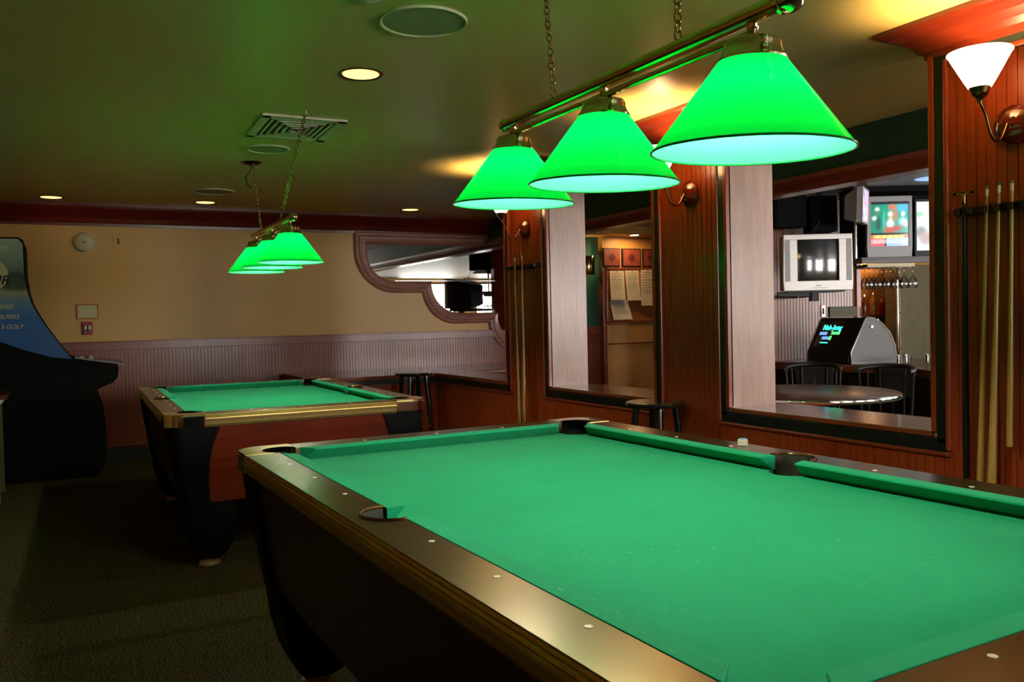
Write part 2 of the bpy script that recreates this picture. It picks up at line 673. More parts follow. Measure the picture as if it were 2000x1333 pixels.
# back wall: paint above, beadboard wainscot below
wb = structure('wall_back', (0, YB, 0), 'tan painted back wall over beadboard wainscot')
MB().box(XL, 4.86, 0, .12, 0, CEIL).build('tan_paint', M['tan'], wb)
MB().box(4.86, XR, 0, .12, 0, 2.35).build('green_paint', M['greenwall'], wb)
MB().beads((XL, -.012, 0), (1, 0, 0), (0, -1, 0), 8.06 + 5.5, 0.13, 1.03, 0.032, 0.004, 0.008).build('beadboard', M['wainscot'], wb)
p = MB()
p.box(XL, XR, -.030, 0, 1.03, 1.105)
p.box(XL, XR, -.036, 0, 1.098, 1.112)
p.build('chair_rail', M['wainscot'], wb, 0.003)
MB().box(XL, XR, -.026, 0, 0.12, 0.145).build('base_cap', M['mahogany_x'], wb, 0.003)
struct(MB().box(XL, 1.25, YB - .022, YB, 0, 0.125).build('baseboard_back', M['darkwood'], None, 0.003), 'black rubber baseboard on the back wall')
cp = [(0, 2.165), (.015, 2.165), (.018, 2.19), (.03, 2.20), (.045, 2.235), (.085, 2.285), (.11, 2.315), (.118, 2.335), (.118, CEIL), (0, CEIL)]
struct(MB().sweep([(XL, YB), (3.6, YB)], cp).build('trim_1', M['crown_x']), 'dark red wooden crown moulding along the back wall')

struct(MB().box(XL - .12, XL, YR, YB, 0, CEIL).build('wall_left', M['tan']), 'tan left wall')
struct(MB().box(XR, XR + .12, YR, YB, 0, CEIL).build('wall_far_right', M['greenwall']), 'green outer wall of the bar room')

# rear wall with daylight windows
wins = [(1.55, 2.30), (2.95, 4.1), (4.9, 6.1), (6.9, 8.45), (9.05, 10.1)]
Z0, Z1 = 0.95, 2.2
q = MB()
q.box(XL, XR, YR - .12, YR, 0, Z0)
q.box(XL, XR, YR - .12, YR, Z1, CEIL)
xs = XL
for a, b in wins:
    q.box(xs, a, YR - .12, YR, Z0, Z1)
    xs = b
q.box(xs, XR, YR - .12, YR, Z0, Z1)
struct(q.build('wall_rear', M['tan']), 'rear wall with daylight windows')
M['daylight'] = emit('daylight_outside', (1.0, 0.97, 0.94, 1), S_WINDOW)
for i, (a, b) in enumerate(wins):
    wo = structure('window_%d' % (i + 1), ((a + b) / 2, YR, Z0), 'tall daylight window in the rear wall')
    hw = (b - a) / 2
    f = MB()
    t = .04
    for x0, x1, z0, z1 in ((-hw, hw, 0, t), (-hw, hw, Z1 - Z0 - t, Z1 - Z0), (-hw, -hw + t, 0, Z1 - Z0), (hw - t, hw, 0, Z1 - Z0), (-hw, hw, .62, .65)):
        f.box(x0, x1, -.08, .01, z0, z1)
    f.build('window_frame', M['mahogany_x'], wo, .003)
    MB().box(-hw, hw, -.06, -.055, 0, Z1 - Z0).build('pane', M['glass'], wo)
    MB().box(-hw, hw, -.125, -.12, 0, Z1 - Z0).build('bright_sky', M['daylight'], wo)

for i, (a, b) in enumerate(((-5.2, -3.9), (-3.3, -2.0), (-1.4, -0.1))):
    wo = structure('window_%d' % (i + 6), (XR, (a + b) / 2, Z0), 'tall daylight window in the outer bar wall')
    hw = (b - a) / 2
    f = MB()
    for y0, y1, z0, z1 in ((-hw, hw, 0, .04), (-hw, hw, Z1 - Z0 - .04, Z1 - Z0), (-hw, -hw + .04, 0, Z1 - Z0), (hw - .04, hw, 0, Z1 - Z0), (-hw, hw, .62, .65)):
        f.box(-.05, -.004, y0, y1, z0, z1)
    f.build('window_frame', M['mahogany_y'], wo, .003)
    MB().box(-.022, -.018, -hw, hw, 0, Z1 - Z0).build('pane', M['glass'], wo)
    MB().box(-.010, -.004, -hw, hw, 0, Z1 - Z0).build('bright_sky', M['daylight'], wo)

# --------------------------------------------------------------- partition (right wall)
wr = structure('wall_right', (0, 0, 0), 'mahogany partition of pilasters and low panelled wall')
PIL = [(-1.40, -0.715), (0.463, 1.105), (2.329, 3.00)]
KNEE_END = 4.45
SILL = 0.735
k = MB()
k.box(XW + .008, XW + TW, -3.2, KNEE_END, 0, SILL - .02)
k.box(1.25, XW + TW, KNEE_END + .004, KNEE_END + .1, 0, SILL - .02)
k.build('low_wall_core', M['mahogany'], wr)
MB().beads((XW, -3.2, 0), (0, 1, 0), (-1, 0, 0), 3.2 + KNEE_END, 0.0, .665, 0.042, 0.004, 0.005).build('low_wall_boards', M['mahogany'], wr)
MB().beads((1.25, KNEE_END, 0), (1, 0, 0), (0, -1, 0), XW - 1.25, 0.0, .665, 0.042, 0.003, 0.005).build('low_wall_boards', M['mahogany'], wr)
# ledge behind the far end of the low wall
MB().box(1.25, 3.95, KNEE_END - .0, YB - .03, SILL - .03, SILL).build('ledge_top', M['sill'], wr, .004)
MB().box(1.25, 1.29, KNEE_END + .1, YB - .03, 0, SILL - .03).build('ledge_end', M['mahogany'], wr)
MB().box(XW - .002, XW + TW + .07, 3.0, KNEE_END + .1, SILL - .03, SILL + .001).build('ledge_top', M['sill'], wr, .004)
spans = [(-3.2, -1.40), (-0.715, 0.463), (1.105, 2.329)]
for y0, y1 in spans:
    MB().box(XW - .006, XW + TW + .07, y0, y1, SILL - .022, SILL).build('sill', M['sill'], wr, .004)
for j, (y0, y1) in enumerate(PIL):
    MB().box(XW + .009, XW + TW, y0, y1, SILL - .02, CEIL).build('pilaster_core', M['jamb'], wr)
    # face panel of grooved boards
    MB().beads((XW - .001, y0 + .085, 0), (0, 1, 0), (-1, 0, 0), y1 - y0 - .17, 0.665, 2.235, 0.0405, 0.004, 0.005).build('pilaster_boards', M['mahogany'], wr)
    for sgn, ye in ((1, y0), (-1, y1)):
        # wooden corner strip, black strip, wooden bead
        lo, hi = sorted((ye, ye + sgn * .024))
        MB().box(XW - .014, XW + .02, lo, hi, SILL, 2.25).build('corner_strip', M['mahogany'], wr, .003)
        lo, hi = sorted((ye + sgn * .024, ye + sgn * .066))
        MB().box(XW - .010, XW + .006, lo, hi, SILL - .045, 2.25).build('black_strip', M['blackstrip'], wr, .002)
        lo, hi = sorted((ye + sgn * .066, ye + sgn * .086))
        MB().box(XW - .018, XW + .004, lo, hi, .665, 2.22).build('bead_moulding', M['mahogany'], wr, .006)
    MB().box(XW - .010, XW + .004, y0 + .06, y1 - .06, 2.205, 2.24).build('black_strip', M['blackstrip'], wr, .002)
    MB().box(XW - .016, XW + .004, y0 + .08, y1 - .08, 2.185, 2.207).build('bead_moulding', M['mahogany_y'], wr, .006)
# black strip and bead below the openings
segs = [(-3.2, -1.33), (-0.78, 0.525), (1.04, 2.395)]
for y0, y1 in segs:
    MB().box(XW - .010, XW + .006, y0, y1, SILL - .078, SILL - .024).build('black_strip', M['blackstrip'], wr, .002)
    MB().box(XW - .018, XW + .004, y0 - .012, y1 + .012, SILL - .096, SILL - .078).build('bead_moulding', M['mahogany_y'], wr, .006)
b = MB().sweep([(XW, 2.94), (XW, KNEE_END), (1.25, KNEE_END)][::-1], [(0, SILL - .078), (.01, SILL - .078), (.01, SILL - .03), (0, SILL - .03)])
b.build('black_strip', M['blackstrip'], wr)
b = MB().sweep([(XW, 2.92), (XW, KNEE_END), (1.25, KNEE_END)][::-1], [(0, SILL - .096), (.018, SILL - .096), (.018, SILL - .078), (0, SILL - .078)])
b.build('bead_moulding', M['mahogany_y'], wr)

# crowns round each pilaster
for j, (y0, y1) in enumerate(PIL):
    prof = [(0, 2.235), (.012, 2.235), (.016, 2.255), (.03, 2.262), (.045, 2.285), (.075, 2.31), (.11, 2.328), (.14, 2.334), (.15, 2.342), (.15, CEIL), (0, CEIL)]
    MB().sweep([(XW + TW, y0), (XW, y0), (XW, y1), (XW + TW, y1)], [(-o, z) for o, z in prof]).build('crown', M['crown'], wr)

# green soffit beam over the bar room and its wooden trim
sf = structure('trim_2', (3.6, 0, 0), 'green soffit beam with red wooden trim')
MB().box(0, .12, YR, YB, 2.12, CEIL).build('green_face', M['soffit'], sf)
MB().sweep([(0, YR), (0, YB)], [(.12, 2.02), (-.02, 2.02), (-.03, 2.035), (-.02, 2.06), (-.045, 2.09), (-.05, 2.12), (.12, 2.12)]).build('wood_trim', M['mahogany_y'], sf)

# bar room partition with beadboard, posts and back-bar walls
bw = structure('wall_bar', (4.7, 2.8, 0), 'pinkish beadboard wall carrying the television')
MB().box(.39, 1.50, 0, .1, 0, 2.30).build('wall_core', M['mahogany'], bw)
MB().beads((.39, -.004, 0), (1, 0, 0), (0, -1, 0), 1.08, 0.0, 2.3, 0.04, 0.004, 0.008).build('boards', M['beadpink'], bw)
MB().box(1.46, 1.52, -.03, .12, 0, 2.30).build('corner_post', M['mahogany'], bw, .004)
bb = structure('wall_backbar', (6.2, 3.45, 0), 'amber lit wall behind the bar')
MB().box(0, 3.2, 0, .1, 0, 2.3).build('amber_paint', M['tanorange'], bb)


# ================================================================== pool tables
def pool_table(label, loc, rz, W, L, sights=True):
    t = thing('pool_table', label, 'pool table', loc, rz)
    X, Y = W / 2, L / 2
    CB = .050      # cushion depth
    RO = .163      # nose to outer edge
    ZT = .80
    ox, oy = X + RO, Y + RO
    pr = .062
    # ---- slate bed with pocket notches
    ex, ey = X + CB, Y + CB
    poly = []

    def notch(cx, cy, a0, a1, r=pr):
        return arc(cx, cy, r, a0, a1, 14)
    c = .030
    # walk counter-clockwise from right side pocket
    cxx, cyy = X + c, Y + c
    d = sqrt(max(1e-6, pr * pr - (ex - cxx) ** 2))
    aa = math.acos((ex - cxx) / pr)
    sx = X + .055
    da = math.acos((ex - sx) / pr)
    # right edge upwards
    poly += notch(sx, 0, -da, -2 * pi + da)  # right side pocket, bulging inward
    poly += notch(cxx, cyy, -aa, -1.5 * pi - (pi / 2 - (pi / 2 - aa)) + 0, pr)[:0]
    # corner helper: arc bulging towards the table centre

    def corner(cx, cy, sx_, sy_):
        pts = []
        n = 14
        e = (ex - abs(cx))
        al = math.acos(e / pr)
        # start on the x-edge (at angle -al seen in first quadrant), sweep through the inside to the y-edge
        for i in range(n + 1):
            a = -al - (2 * pi - 2 * al - pi / 2 + 0) * i / n
            pts.append((abs(cx) + pr * cos(a), abs(cy) + pr * sin(a)))
        out = [(px * sx_, py * sy_) for px, py in pts]
        return out
    c1 = corner(cxx, cyy, 1, 1)            # from right edge to top edge
    c2 = corner(cxx, cyy, -1, 1)[::-1]
    c3 = corner(cxx, cyy, -1, -1)
    c4 = corner(cxx, cyy, 1, -1)[::-1]
    sideR = notch(sx, 0, -da, -2 * pi + da)
    sideL = [(-x, -y) for x, y in sideR]
    outline = sideR + c1 + c2 + sideL + c3 + c4
    MB().prism(outline, .720, .757).build('slate_bed', M['cloth'], t)

    # ---- cushions
    sec = [(0, .7965), (.004, .7995), (CB, .801), (CB, .757), (.042, .757), (.001, .7935)]   # (distance behind nose, z)

    def cushion(p0, p1, nrm, k0, k1):
        """from p0 to p1 along the nose; nrm points away from play; k = how far the back runs past the nose end"""
        p0, p1, nrm = Vector(p0), Vector(p1), Vector(nrm)
        dr = (p1 - p0).normalized()
        vs = []
        for e, pp, kk, sg in ((0, p0, k0, -1), (1, p1, k1, 1)):
            for dd, z in sec:
                q = pp + nrm * dd + dr * (sg * kk * dd / CB)
                vs.append((q.x, q.y, z))
        n = len(sec)
        fs = [tuple(range(n)), tuple(range(2 * n - 1, n - 1, -1))] + [(i, n + i, n + (i + 1) % n, (i + 1) % n) for i in range(n)]
        MB().add(vs, fs).build('cushion', M['cloth'], t, .002)
    cm, sm = .080, .066
    for s in (1, -1):
        cushion((s * X, sm), (s * X, Y - cm), (s, 0), .012, .042)
        cushion((s * X, -Y + cm), (s * X, -sm), (s, 0), .042, .012)
        cushion((-X + cm, s * Y), (X - cm, s * Y), (0, s), .042, .042)

    # ---- rails (laminate tops): long rails with side pocket notch, short rails
    CL = .185      # length of a corner casting along each side, from outer corner
    for s in (1, -1):
        n_ = arc(X + .055, 0, .070, pi - 1.15, pi + 1.15, 14)
        pol = [(X + CB, -oy + CL), (ox - .003, -oy + CL), (ox - .003, oy - CL), (X + CB, oy - CL)]
        y_c = sqrt(.070 ** 2 - (CB - .055) ** 2)
        # D-shaped notch opening towards the play
        notch_pts = [(X + CB, y_c)] + arc(X + .055, 0, .070, pi / 2 - .07, -pi / 2 + .07, 16) + [(X + CB, -y_c)]
        pol = [(X + CB, -oy + CL), (ox - .003, -oy + CL), (ox - .003, oy - CL), (X + CB, oy - CL)] + notch_pts
        if s < 0:
            pol = [(-x, y) for x, y in pol][::-1]
        r = MB().prism(pol, .765, ZT).build('rail', M['raillam'], t, .0015)
        # the two halves of each long rail carry three sights each
        if sights:
            for i in (1, 2, 3, 5, 6, 7):
                yy = -Y + i * L / 8
                MB().cyl((s * (X + .0796), yy, 0), .0065, ZT - .001, ZT + .0008, 14).build('sight', M['pearl'], r)
        pol = [(-ox + CL, Y + CB), (ox - CL, Y + CB), (ox - CL, oy - .003), (-ox + CL, oy - .003)]
        pol = [(x, s * y) for x, y in pol]
        if s < 0:
            pol = pol[::-1]
        r = MB().prism(pol, .765, ZT).build('rail', M['raillam'], t, .0015)
        if sights:
            for i in (1, 2, 3):
                MB().cyl((-X + i * W / 4, s * (Y + .0796), 0), .0065, ZT - .001, ZT + .0008, 14).build('sight', M['pearl'], r)
    # ---- ribbed aprons between the castings
    ap = [(0, .7985), (.004, .7975), (.006, .792), (.004, .790), (.008, .788), (.010, .783), (.007, .781), (.011, .779),
          (.012, .774), (.009, .772), (.012, .770), (.011, .764), (.006, .762), (.004, .745), (-.004, .733), (-.02, .731), (-.02, .7985)]
    for s in (1, -1):
        for horiz in (0, 1):
            if horiz:
                a_, b_ = (-ox + CL, s * (oy - .006)), (ox - CL, s * (oy - .006))
            else:
                a_, b_ = (s * (ox - .006), -oy + CL), (s * (ox - .006), oy - CL)
            if (s > 0) == (horiz == 1):
                a_, b_ = b_, a_
            # walking so that the outside is on the right
            d0 = Vector(b_) - Vector(a_)
            rn = Vector((d0.y, -d0.x))
            if rn.dot(Vector(a_) + Vector(b_)) < 0:
                a_, b_ = b_, a_
            MB().sweep([a_, b_], ap).build('apron', M['apron'], t)
    # ---- corner castings
    R = .085
    for sx_ in (1, -1):
        for sy_ in (1, -1):
            cc = arc(ox - R, oy - R, R, pi / 2, 0, 10)
            pc = arc(X + c, Y + c, pr + .006, -.30, pi / 2 + .30, 14)
            # outline: along outer from y-side end, corner, to x-side end, in to cushion back, pocket arc, out
            pol = [(ox - CL, Y + CB), (ox - CL, oy)] + cc + [(ox, oy - CL), (X + CB, oy - CL)]
            pol += [(X + CB, Y + c - .055)] + arc(X + c, Y + c, pr + .002, -1.0, pi / 2 + 1.0, 18) + [(X + c - .055, Y + CB)]
            pts = [(x * sx_, y * sy_) for x, y in pol]
            mbb = MB().prism(pts, .742, ZT + .0025)
            mbb.build('corner_casting', M['casting'], t, .004)
            # lower skirt
            sk = [(ox - CL, oy - .012), (ox - CL, oy + .003)] + arc(ox - R, oy - R, R + .003, pi / 2, 0, 10) + [(ox + .003, oy - CL), (ox - .012, oy - CL)] + arc(ox - R, oy - R, R - .012, 0, pi / 2, 10)
            MB().prism([(x * sx_, y * sy_) for x, y in sk], .738, .792).build('corner_band', M['chrome'], t, .003)
            # pocket cup
            cup = MB()
            a_mid = atan2(sy_, sx_)
            cup.lathe([(pr - .004, .60), (pr - .002, .70), (pr + .001, .7985), (pr - .006, .7985), (pr - .010, .70), (pr - .010, .60)], (sx_ * (X + c), sy_ * (Y + c), 0), 24, 'z', None, True, False, a_mid - 1.40, a_mid + 1.40)
            cup.lathe([(pr, .60), (pr, .722)], (sx_ * (X + c), sy_ * (Y + c), 0), 24)
            cup.cyl((sx_ * (X + c), sy_ * (Y + c), 0), pr - .003, .595, .602, 24)
            cup.build('pocket', M['rubber'], t)
    for s in (1, -1):
        cup = MB()
        a_mid = 0 if s > 0 else pi
        cup.lathe([(.060, .60), (.062, .70), (.070, .7985), (.063, .7985), (.056, .70), (.054, .60)], (s * (X + .055), 0, 0), 24, 'z', None, True, False, a_mid - 1.55, a_mid + 1.55)
        cup.lathe([(.061, .60), (.061, .722)], (s * (X + .055), 0, 0), 24)
        cup.cyl((s * (X + .055), 0, 0), .060, .595, .602, 24)
        cup.build('pocket', M['rubber'], t)
        ring = [(s * (X + .052), -.073, ZT + .001)] + [(s * (X + .055) + s * .073 * cos(a), .073 * sin(a), ZT + .001) for a in [(-pi / 2 + pi * i / 18) for i in range(19)]] + [(s * (X + .052), .073, ZT + .001)]
        MB().tube(ring, .0045, 8).build('pocket_trim', M['oldbrass'], t)

    # ---- cabinet panels, tapered
    def loft(secs, name, mat, bev=0.0):
        n = len(secs[0])
        vs = [p for s_ in secs for p in s_]
        fs = [tuple(range(n - 1, -1, -1)), tuple((len(secs) - 1) * n + i for i in range(n))]
        for j in range(len(secs) - 1):
            for i in range(n):
                fs.append((j * n + i, j * n + (i + 1) % n, (j + 1) * n + (i + 1) % n, (j + 1) * n + i))
        return MB().add(vs, fs).build(name, mat, t, bev)
    off = lambda z: .022 + .062 * ((.745 - z) / .4)
    for s in (1, -1):
        vs = []
        for z in (.345, .745):
            o = off(z)
            xo = ox - o
            vs += [(s * xo, -oy + o + .1, z), (s * xo, oy - o - .1, z), (s * (xo - .03), oy - o - .1, z), (s * (xo - .03), -oy + o + .1, z)]
        MB().add(vs, [(0, 1, 2, 3), (4, 7, 6, 5), (0, 4, 5, 1), (1, 5, 6, 2), (2, 6, 7, 3), (3, 7, 4, 0)]).build('side_panel', M['cabside'], t)
        vs = []
        for z in (.345, .745):
            o = off(z)
            yo = oy - o
            vs += [(-ox + o + .1, s * yo, z), (ox - o - .1, s * yo, z), (ox - o - .1, s * (yo - .03), z), (-ox + o + .1, s * (yo - .03), z)]
        MB().add(vs, [(0, 1, 2, 3), (4, 7, 6, 5), (0, 4, 5, 1), (1, 5, 6, 2), (2, 6, 7, 3), (3, 7, 4, 0)]).build('end_panel', M['cabend'], t)
    MB().box(-ox + .12, ox - .12, -oy + .12, oy - .12, .35, .72).build('cabinet_core', M['darkwood'], t)
    # ---- legs: curved black corner posts down to the floor
    prof = [(.742, .010, .262), (.70, .014, .245), (.64, .020, .222), (.56, .032, .206), (.46, .047, .200), (.36, .062, .204), (.345, .064, .215), (.343, .066, .325), (.24, .078, .335), (.15, .098, .325), (.09, .125, .30), (.05, .155, .27), (.035, .17, .25)]
    for sx_ in (1, -1):
        for sy_ in (1, -1):
            secs = []
            for z, o, i_ in prof:
                rc = .06 if z > .3 else .05
                pts = [(ox - i_, oy - i_), (ox - o, oy - i_)] + arc(ox - o - rc, oy - o - rc, rc, 0, pi / 2, 6) + [(ox - i_, oy - o)]
                secs.append([(sx_ * x, sy_ * y, z) for x, y in pts])
            lg = loft(secs, 'leg', M['cornerblack'])
            cx_, cy_ = sx_ * (ox - .21), sy_ * (oy - .21)
            MB().lathe([(.001, 0), (.052, 0), (.056, .008), (.05, .02), (.03, .026), (.03, .04), (.001, .04)], (cx_, cy_, 0), 20).build('foot', M['footm'], lg)
    return t


T1 = pool_table('large green-clothed pool table filling the foreground, lit by the big lamp', (-.0278 + .5727 + .0150, -.0387 - 1.0977 + .0080, 0), 0.0141, 1.1454, 2.1953)
T2 = pool_table('smaller-looking pool table standing farther back near the tan wall', (.420, 2.565, 0), -.022, 1.035, 1.945)


# ================================================================== billiard lamps
def chain_mesh(p0, p1, n, r=.0022, L_=.03, Wd=.017):
    p0, p1 = Vector(p0), Vector(p1)
    d = p1 - p0
    mb = MB()
    t = d.normalized()
    a = Vector((1, 0, 0)) if abs(t.x) < .8 else Vector((0, 1, 0))
    b1 = t.cross(a).normalized()
    b2 = t.cross(b1).normalized()
    step = d.length / n
    hl = step * .66
    hw = Wd / 2
    for i in range(n):
        c = p0 + t * (step * (i + .5))
        s_ = b1 if i % 2 else b2
        pts = []
        for k in range(12):
            an = 2 * pi * k / 12
            pts.append(c + t * (hl * sin(an)) + s_ * (hw * cos(an)))
        mb.tube(pts, r, 6, True)
    return mb


def billiard_lamp(label, centre, rz, tilt, spacing, k, hooks, attach, overhang=.085):
    root = thing('billiard_lamp', label, 'billiard lamp', centre)
    root.rotation_mode = 'ZXY' if False else 'XYZ'
    mw = Matrix.Translation(centre) @ Matrix.Rotation(rz, 4, 'Z') @ Matrix.Rotation(tilt, 4, 'X')
    root.matrix_world = mw
    inv = mw.inverted()
    zt = .262 * k
    y0 = -spacing - overhang * k
    y1 = spacing + .06 * k
    MB().cyl((0, 0, zt), .0185 * k, y0, y1, 24, 'y').build('bar', M['brass'], root)
    MB().cyl((0, 0, zt - .036 * k), .0085 * k, -spacing, spacing + .02, 16, 'y').build('lower_rod', M['brass'], root)
    fb = MB()
    fb.sphere((0, y0 - .018 * k, zt), .027 * k)
    fb.lathe([(.021 * k, 0), (.024 * k, .004 * k), (.021 * k, .008 * k)], (0, y0 - .002, zt), 20, 'y')
    fb.build('end_knob', M['nickel'], root)
    MB().lathe([(.0185 * k, 0), (.0215 * k, .003), (.0215 * k, .012), (.012, .018), (.0005, .019)], (0, y1 - .002, zt), 20, 'y').build('end_cap', M['brass'], root)
    for s in (-1, 0, 1):
        y = s * spacing
        prof = [(.1945, 0), (.190, .006), (.130, .086), (.0635, .176)]
        prof = [(r * k, z * k) for r, z in prof]
        # finer rings
        pr2 = []
        for (r0, z0), (r1, z1) in zip(prof, prof[1:]):
            for q_ in range(6):
                pr2.append((r0 + (r1 - r0) * q_ / 6, z0 + (z1 - z0) * q_ / 6))
        pr2.append(prof[-1])
        sh = MB().lathe(pr2, (0, y, 0), 64).build('lamp_shade', M['shade'], root, fix=False)
        MB().tube([(.1945 * k * cos(a), y + .1945 * k * sin(a), 0) for a in [2 * pi * i / 64 for i in range(64)]], .0024 * k, 8, True).build('rim', M['rimgreen'], sh)
        nk = MB().lathe([(.066 * k, .172 * k), (.067 * k, .176 * k), (.060 * k, .186 * k), (.055 * k, .199 * k), (.056 * k, .204 * k), (.052 * k, .212 * k), (.030 * k, .219 * k), (.012 * k, .221 * k), (.0005, .221 * k)], (0, y, 0), 40).build('neck', M['nickel'], sh)
        MB().lathe([(.010 * k, .218 * k), (.014 * k, .224 * k), (.008 * k, .230 * k), (.012 * k, .236 * k), (.012 * k, .246 * k)], (0, y, 0), 16).build('stem', M['nickel'], root)
        MB().cyl((0, y, 0), .016 * k, .104 * k, .175 * k, 16).build('socket', M['oldbrass'], sh)
        MB().sphere((0, y, .078 * k), .0215 * k, 16, 10, 1.25).build('bulb', M['bulbmat'], sh)
    for hk, at in zip(hooks, attach):
        a = inv @ Vector(hk)
        b_ = Vector((0, at, zt + .018 * k))
        n = int((a - b_).length / .021) | 1
        ch = chain_mesh(b_, a - (a - b_).normalized() * .02, n)
        co = ch.build('chain', M['chainbrass'], root)
        hm = MB()
        hm.lathe([(.0005, 0), (.006, 0), (.010, .004), (.004, .008), (.004, .022)], tuple(a - Vector((0, 0, .022))), 12)
        hm.build('ceiling_hook', M['white'], co)
    return root


M['rimgreen'] = plain('green_glass_rim', srgb(10, 90, 40), 0.2)
cA, cC = Vector((.49, -1.70, 1.553)), Vector((.585, -.54, 1.603))
mid = (cA + cC) / 2
dv = cC - cA
L1 = billiard_lamp('large three-shade green glass lamp hanging over the foreground table', tuple(mid), -atan2(dv.x, dv.y), atan2(dv.z, sqrt(dv.x ** 2 + dv.y ** 2)), dv.length / 2, 1.0,
                   [(.517, -1.455, CEIL), (.56, -.79, CEIL)], [-.33, .29])
L2 = billiard_lamp('small distant three-shade green glass lamp hanging over the far table', (.437, 2.285, 1.577), -.005, .002, .475, .929,
                   [(.470, 1.53, CEIL), (.503, 3.09, CEIL)], [-.24, .30], .07)
# round canopy and spare cable at the far chain of the far lamp
cnp = thing('ceiling_canopy', 'small dark round canopy where the far lamp cable enters the ceiling', 'ceiling canopy', (.503, 3.12, CEIL))
MB().lathe([(.0005, -.022), (.02, -.022), (.05, -.012), (.075, 0)], (0, 0, 0), 28).build('plate', M['oldbrass'], cnp)
cb = [(0, 0, -.02), (-.015, 0, -.06), (-.045, 0, -.10), (-.04, -.01, -.15), (-.01, -.01, -.18)]
MB().tube(cb, .004, 8).build('cable', M['blackplastic'], cnp)
MB().tube([(.03 + .022 * cos(a), -.01, -.19 + .022 * sin(a)) for a in [2 * pi * i / 14 for i in range(14)]], .002, 6, True).build('cable_loop', M['blackplastic'], cnp)


# ================================================================== sconces
def sconce(y, label, back=False):
    z = 1.905
    t = thing('wall_sconce', label, 'wall sconce', (XW + TW if back else XW - .016, y, z), pi if back else 0, 'wall sconces on the pilasters')
    MB().lathe([(.0005, -.034), (.022, -.033), (.050, -.022), (.068, -.006), (.072, 0), (.0005, .0)], (0, 0, 0), 32, 'x').build('backplate', M['cherry'], t)
    pa = []
    for i in range(19):
        u = i / 18
        x = -.03 - .16 * u
        zz = -.0 - .075 * sin(pi * min(1, u * 1.25)) * (1 - .15 * u) + .10 * max(0, u - .62) ** 1.3 * 2.2
        pa.append((x, -.0, zz))
    pa.append((-.190, 0, .085))
    MB().tube(pa, .0052, 10).build('arm', M['oldbrass'], t)
    MB().lathe([(.008, .060), (.010, .072), (.016, .080), (.026, .088), (.028, .095), (.034, .112), (.036, .118), (.0005, .118)], (-.190, 0, 0), 28).build('cup', M['oldbrass'], t)
    sh = MB().lathe([(.036, .112), (.052, .14), (.075, .182), (.100, .228), (.1065, .236), (.1065, .240)], (-.190, 0, 0), 40).build('glass_shade', M['opal'], t, fix=False)
    MB().sphere((-.190, 0, .165), .026, 14, 10, 1.3).build('bulb', M['sconcebulb'], sh)
    return t


sconce(-1.060, 'fully visible lit white glass sconce beside the right-hand cue rack')
sconce(.758, 'lit white glass sconce on the middle pilaster, half hidden behind the lamp shades')
sconce(2.655, 'lit white glass sconce on the farthest pilaster beside the mirror')


sconce(-1.06, 'added lit sconce on the bar side of the right-hand pilaster, out of sight', True)  # unseen extra sconce, added to warm the ceiling and green soffit

# ================================================================== ceiling fittings
def downlight(x, y, z, label, r=.082):
    t = thing('downlight', label, 'recessed light', (x, y, z), 0, 'recessed ceiling lights')
    MB().lathe([(r, .001), (r + .012, -.004), (r + .020, -.003), (r + .022, .001)], (0, 0, 0), 36).build('trim_ring', M['oldbrass'], t)
    MB().lathe([(.0005, -.0015), (r * .6, -.0025), (r, -.001)], (0, 0, 0), 36).build('lens', M['downglow'], t)


downlight(.527, .785, CEIL, 'largest glowing recessed light, nearest the camera above the aisle between tables')
downlight(-.74, 5.30, CEIL, 'leftmost of the three small glowing recessed lights by the back wall')
downlight(.50, 5.225, CEIL, 'middle one of the three small glowing recessed lights by the back wall')
downlight(2.46, 5.13, CEIL, 'rightmost of the three small glowing recessed lights, above the mirror')


def speaker(x, y, label, r=.165):
    t = thing('ceiling_speaker', label, 'ceiling speaker', (x, y, CEIL), 0, 'round ceiling speakers')
    MB().lathe([(r - .012, 0), (r - .010, -.006), (r - .003, -.009), (r, -.005), (r + .001, .001)], (0, 0, 0), 48).build('rim', M['speakerrim'], t)
    g = MB().lathe([(.0005, -.005), (r - .012, -.004)], (0, 0, 0), 48).build('grille', M['grille'], t)
    for i in range(6):
        a = .7 + i * pi / 3
        MB().sphere((r * .72 * cos(a), r * .72 * sin(a), -.006), .003, 8, 6).build('screw', M['chrome'], g)


M['speakerrim'] = plain('speaker_rim', srgb(200, 196, 160), .4)
M['grille'] = plain('speaker_grille', srgb(150, 146, 110), .5, 0, .25, 260, .3)
speaker(.525, .030, 'large round ceiling speaker near the top of the picture')
speaker(.505, 2.60, 'round ceiling speaker just beyond the square air vent', .135)
speaker(.47, 4.52, 'faint round ceiling speaker farthest back beyond the far lamp', .165)
dc = thing('sprinkler_cover', 'small round white cover cut by the top edge of the picture', 'ceiling cover', (.262, -.115, CEIL))
MB().lathe([(.0005, -.012), (.03, -.012), (.045, -.006), (.05, 0)], (0, 0, 0), 28).build('disc', M['white'], dc)

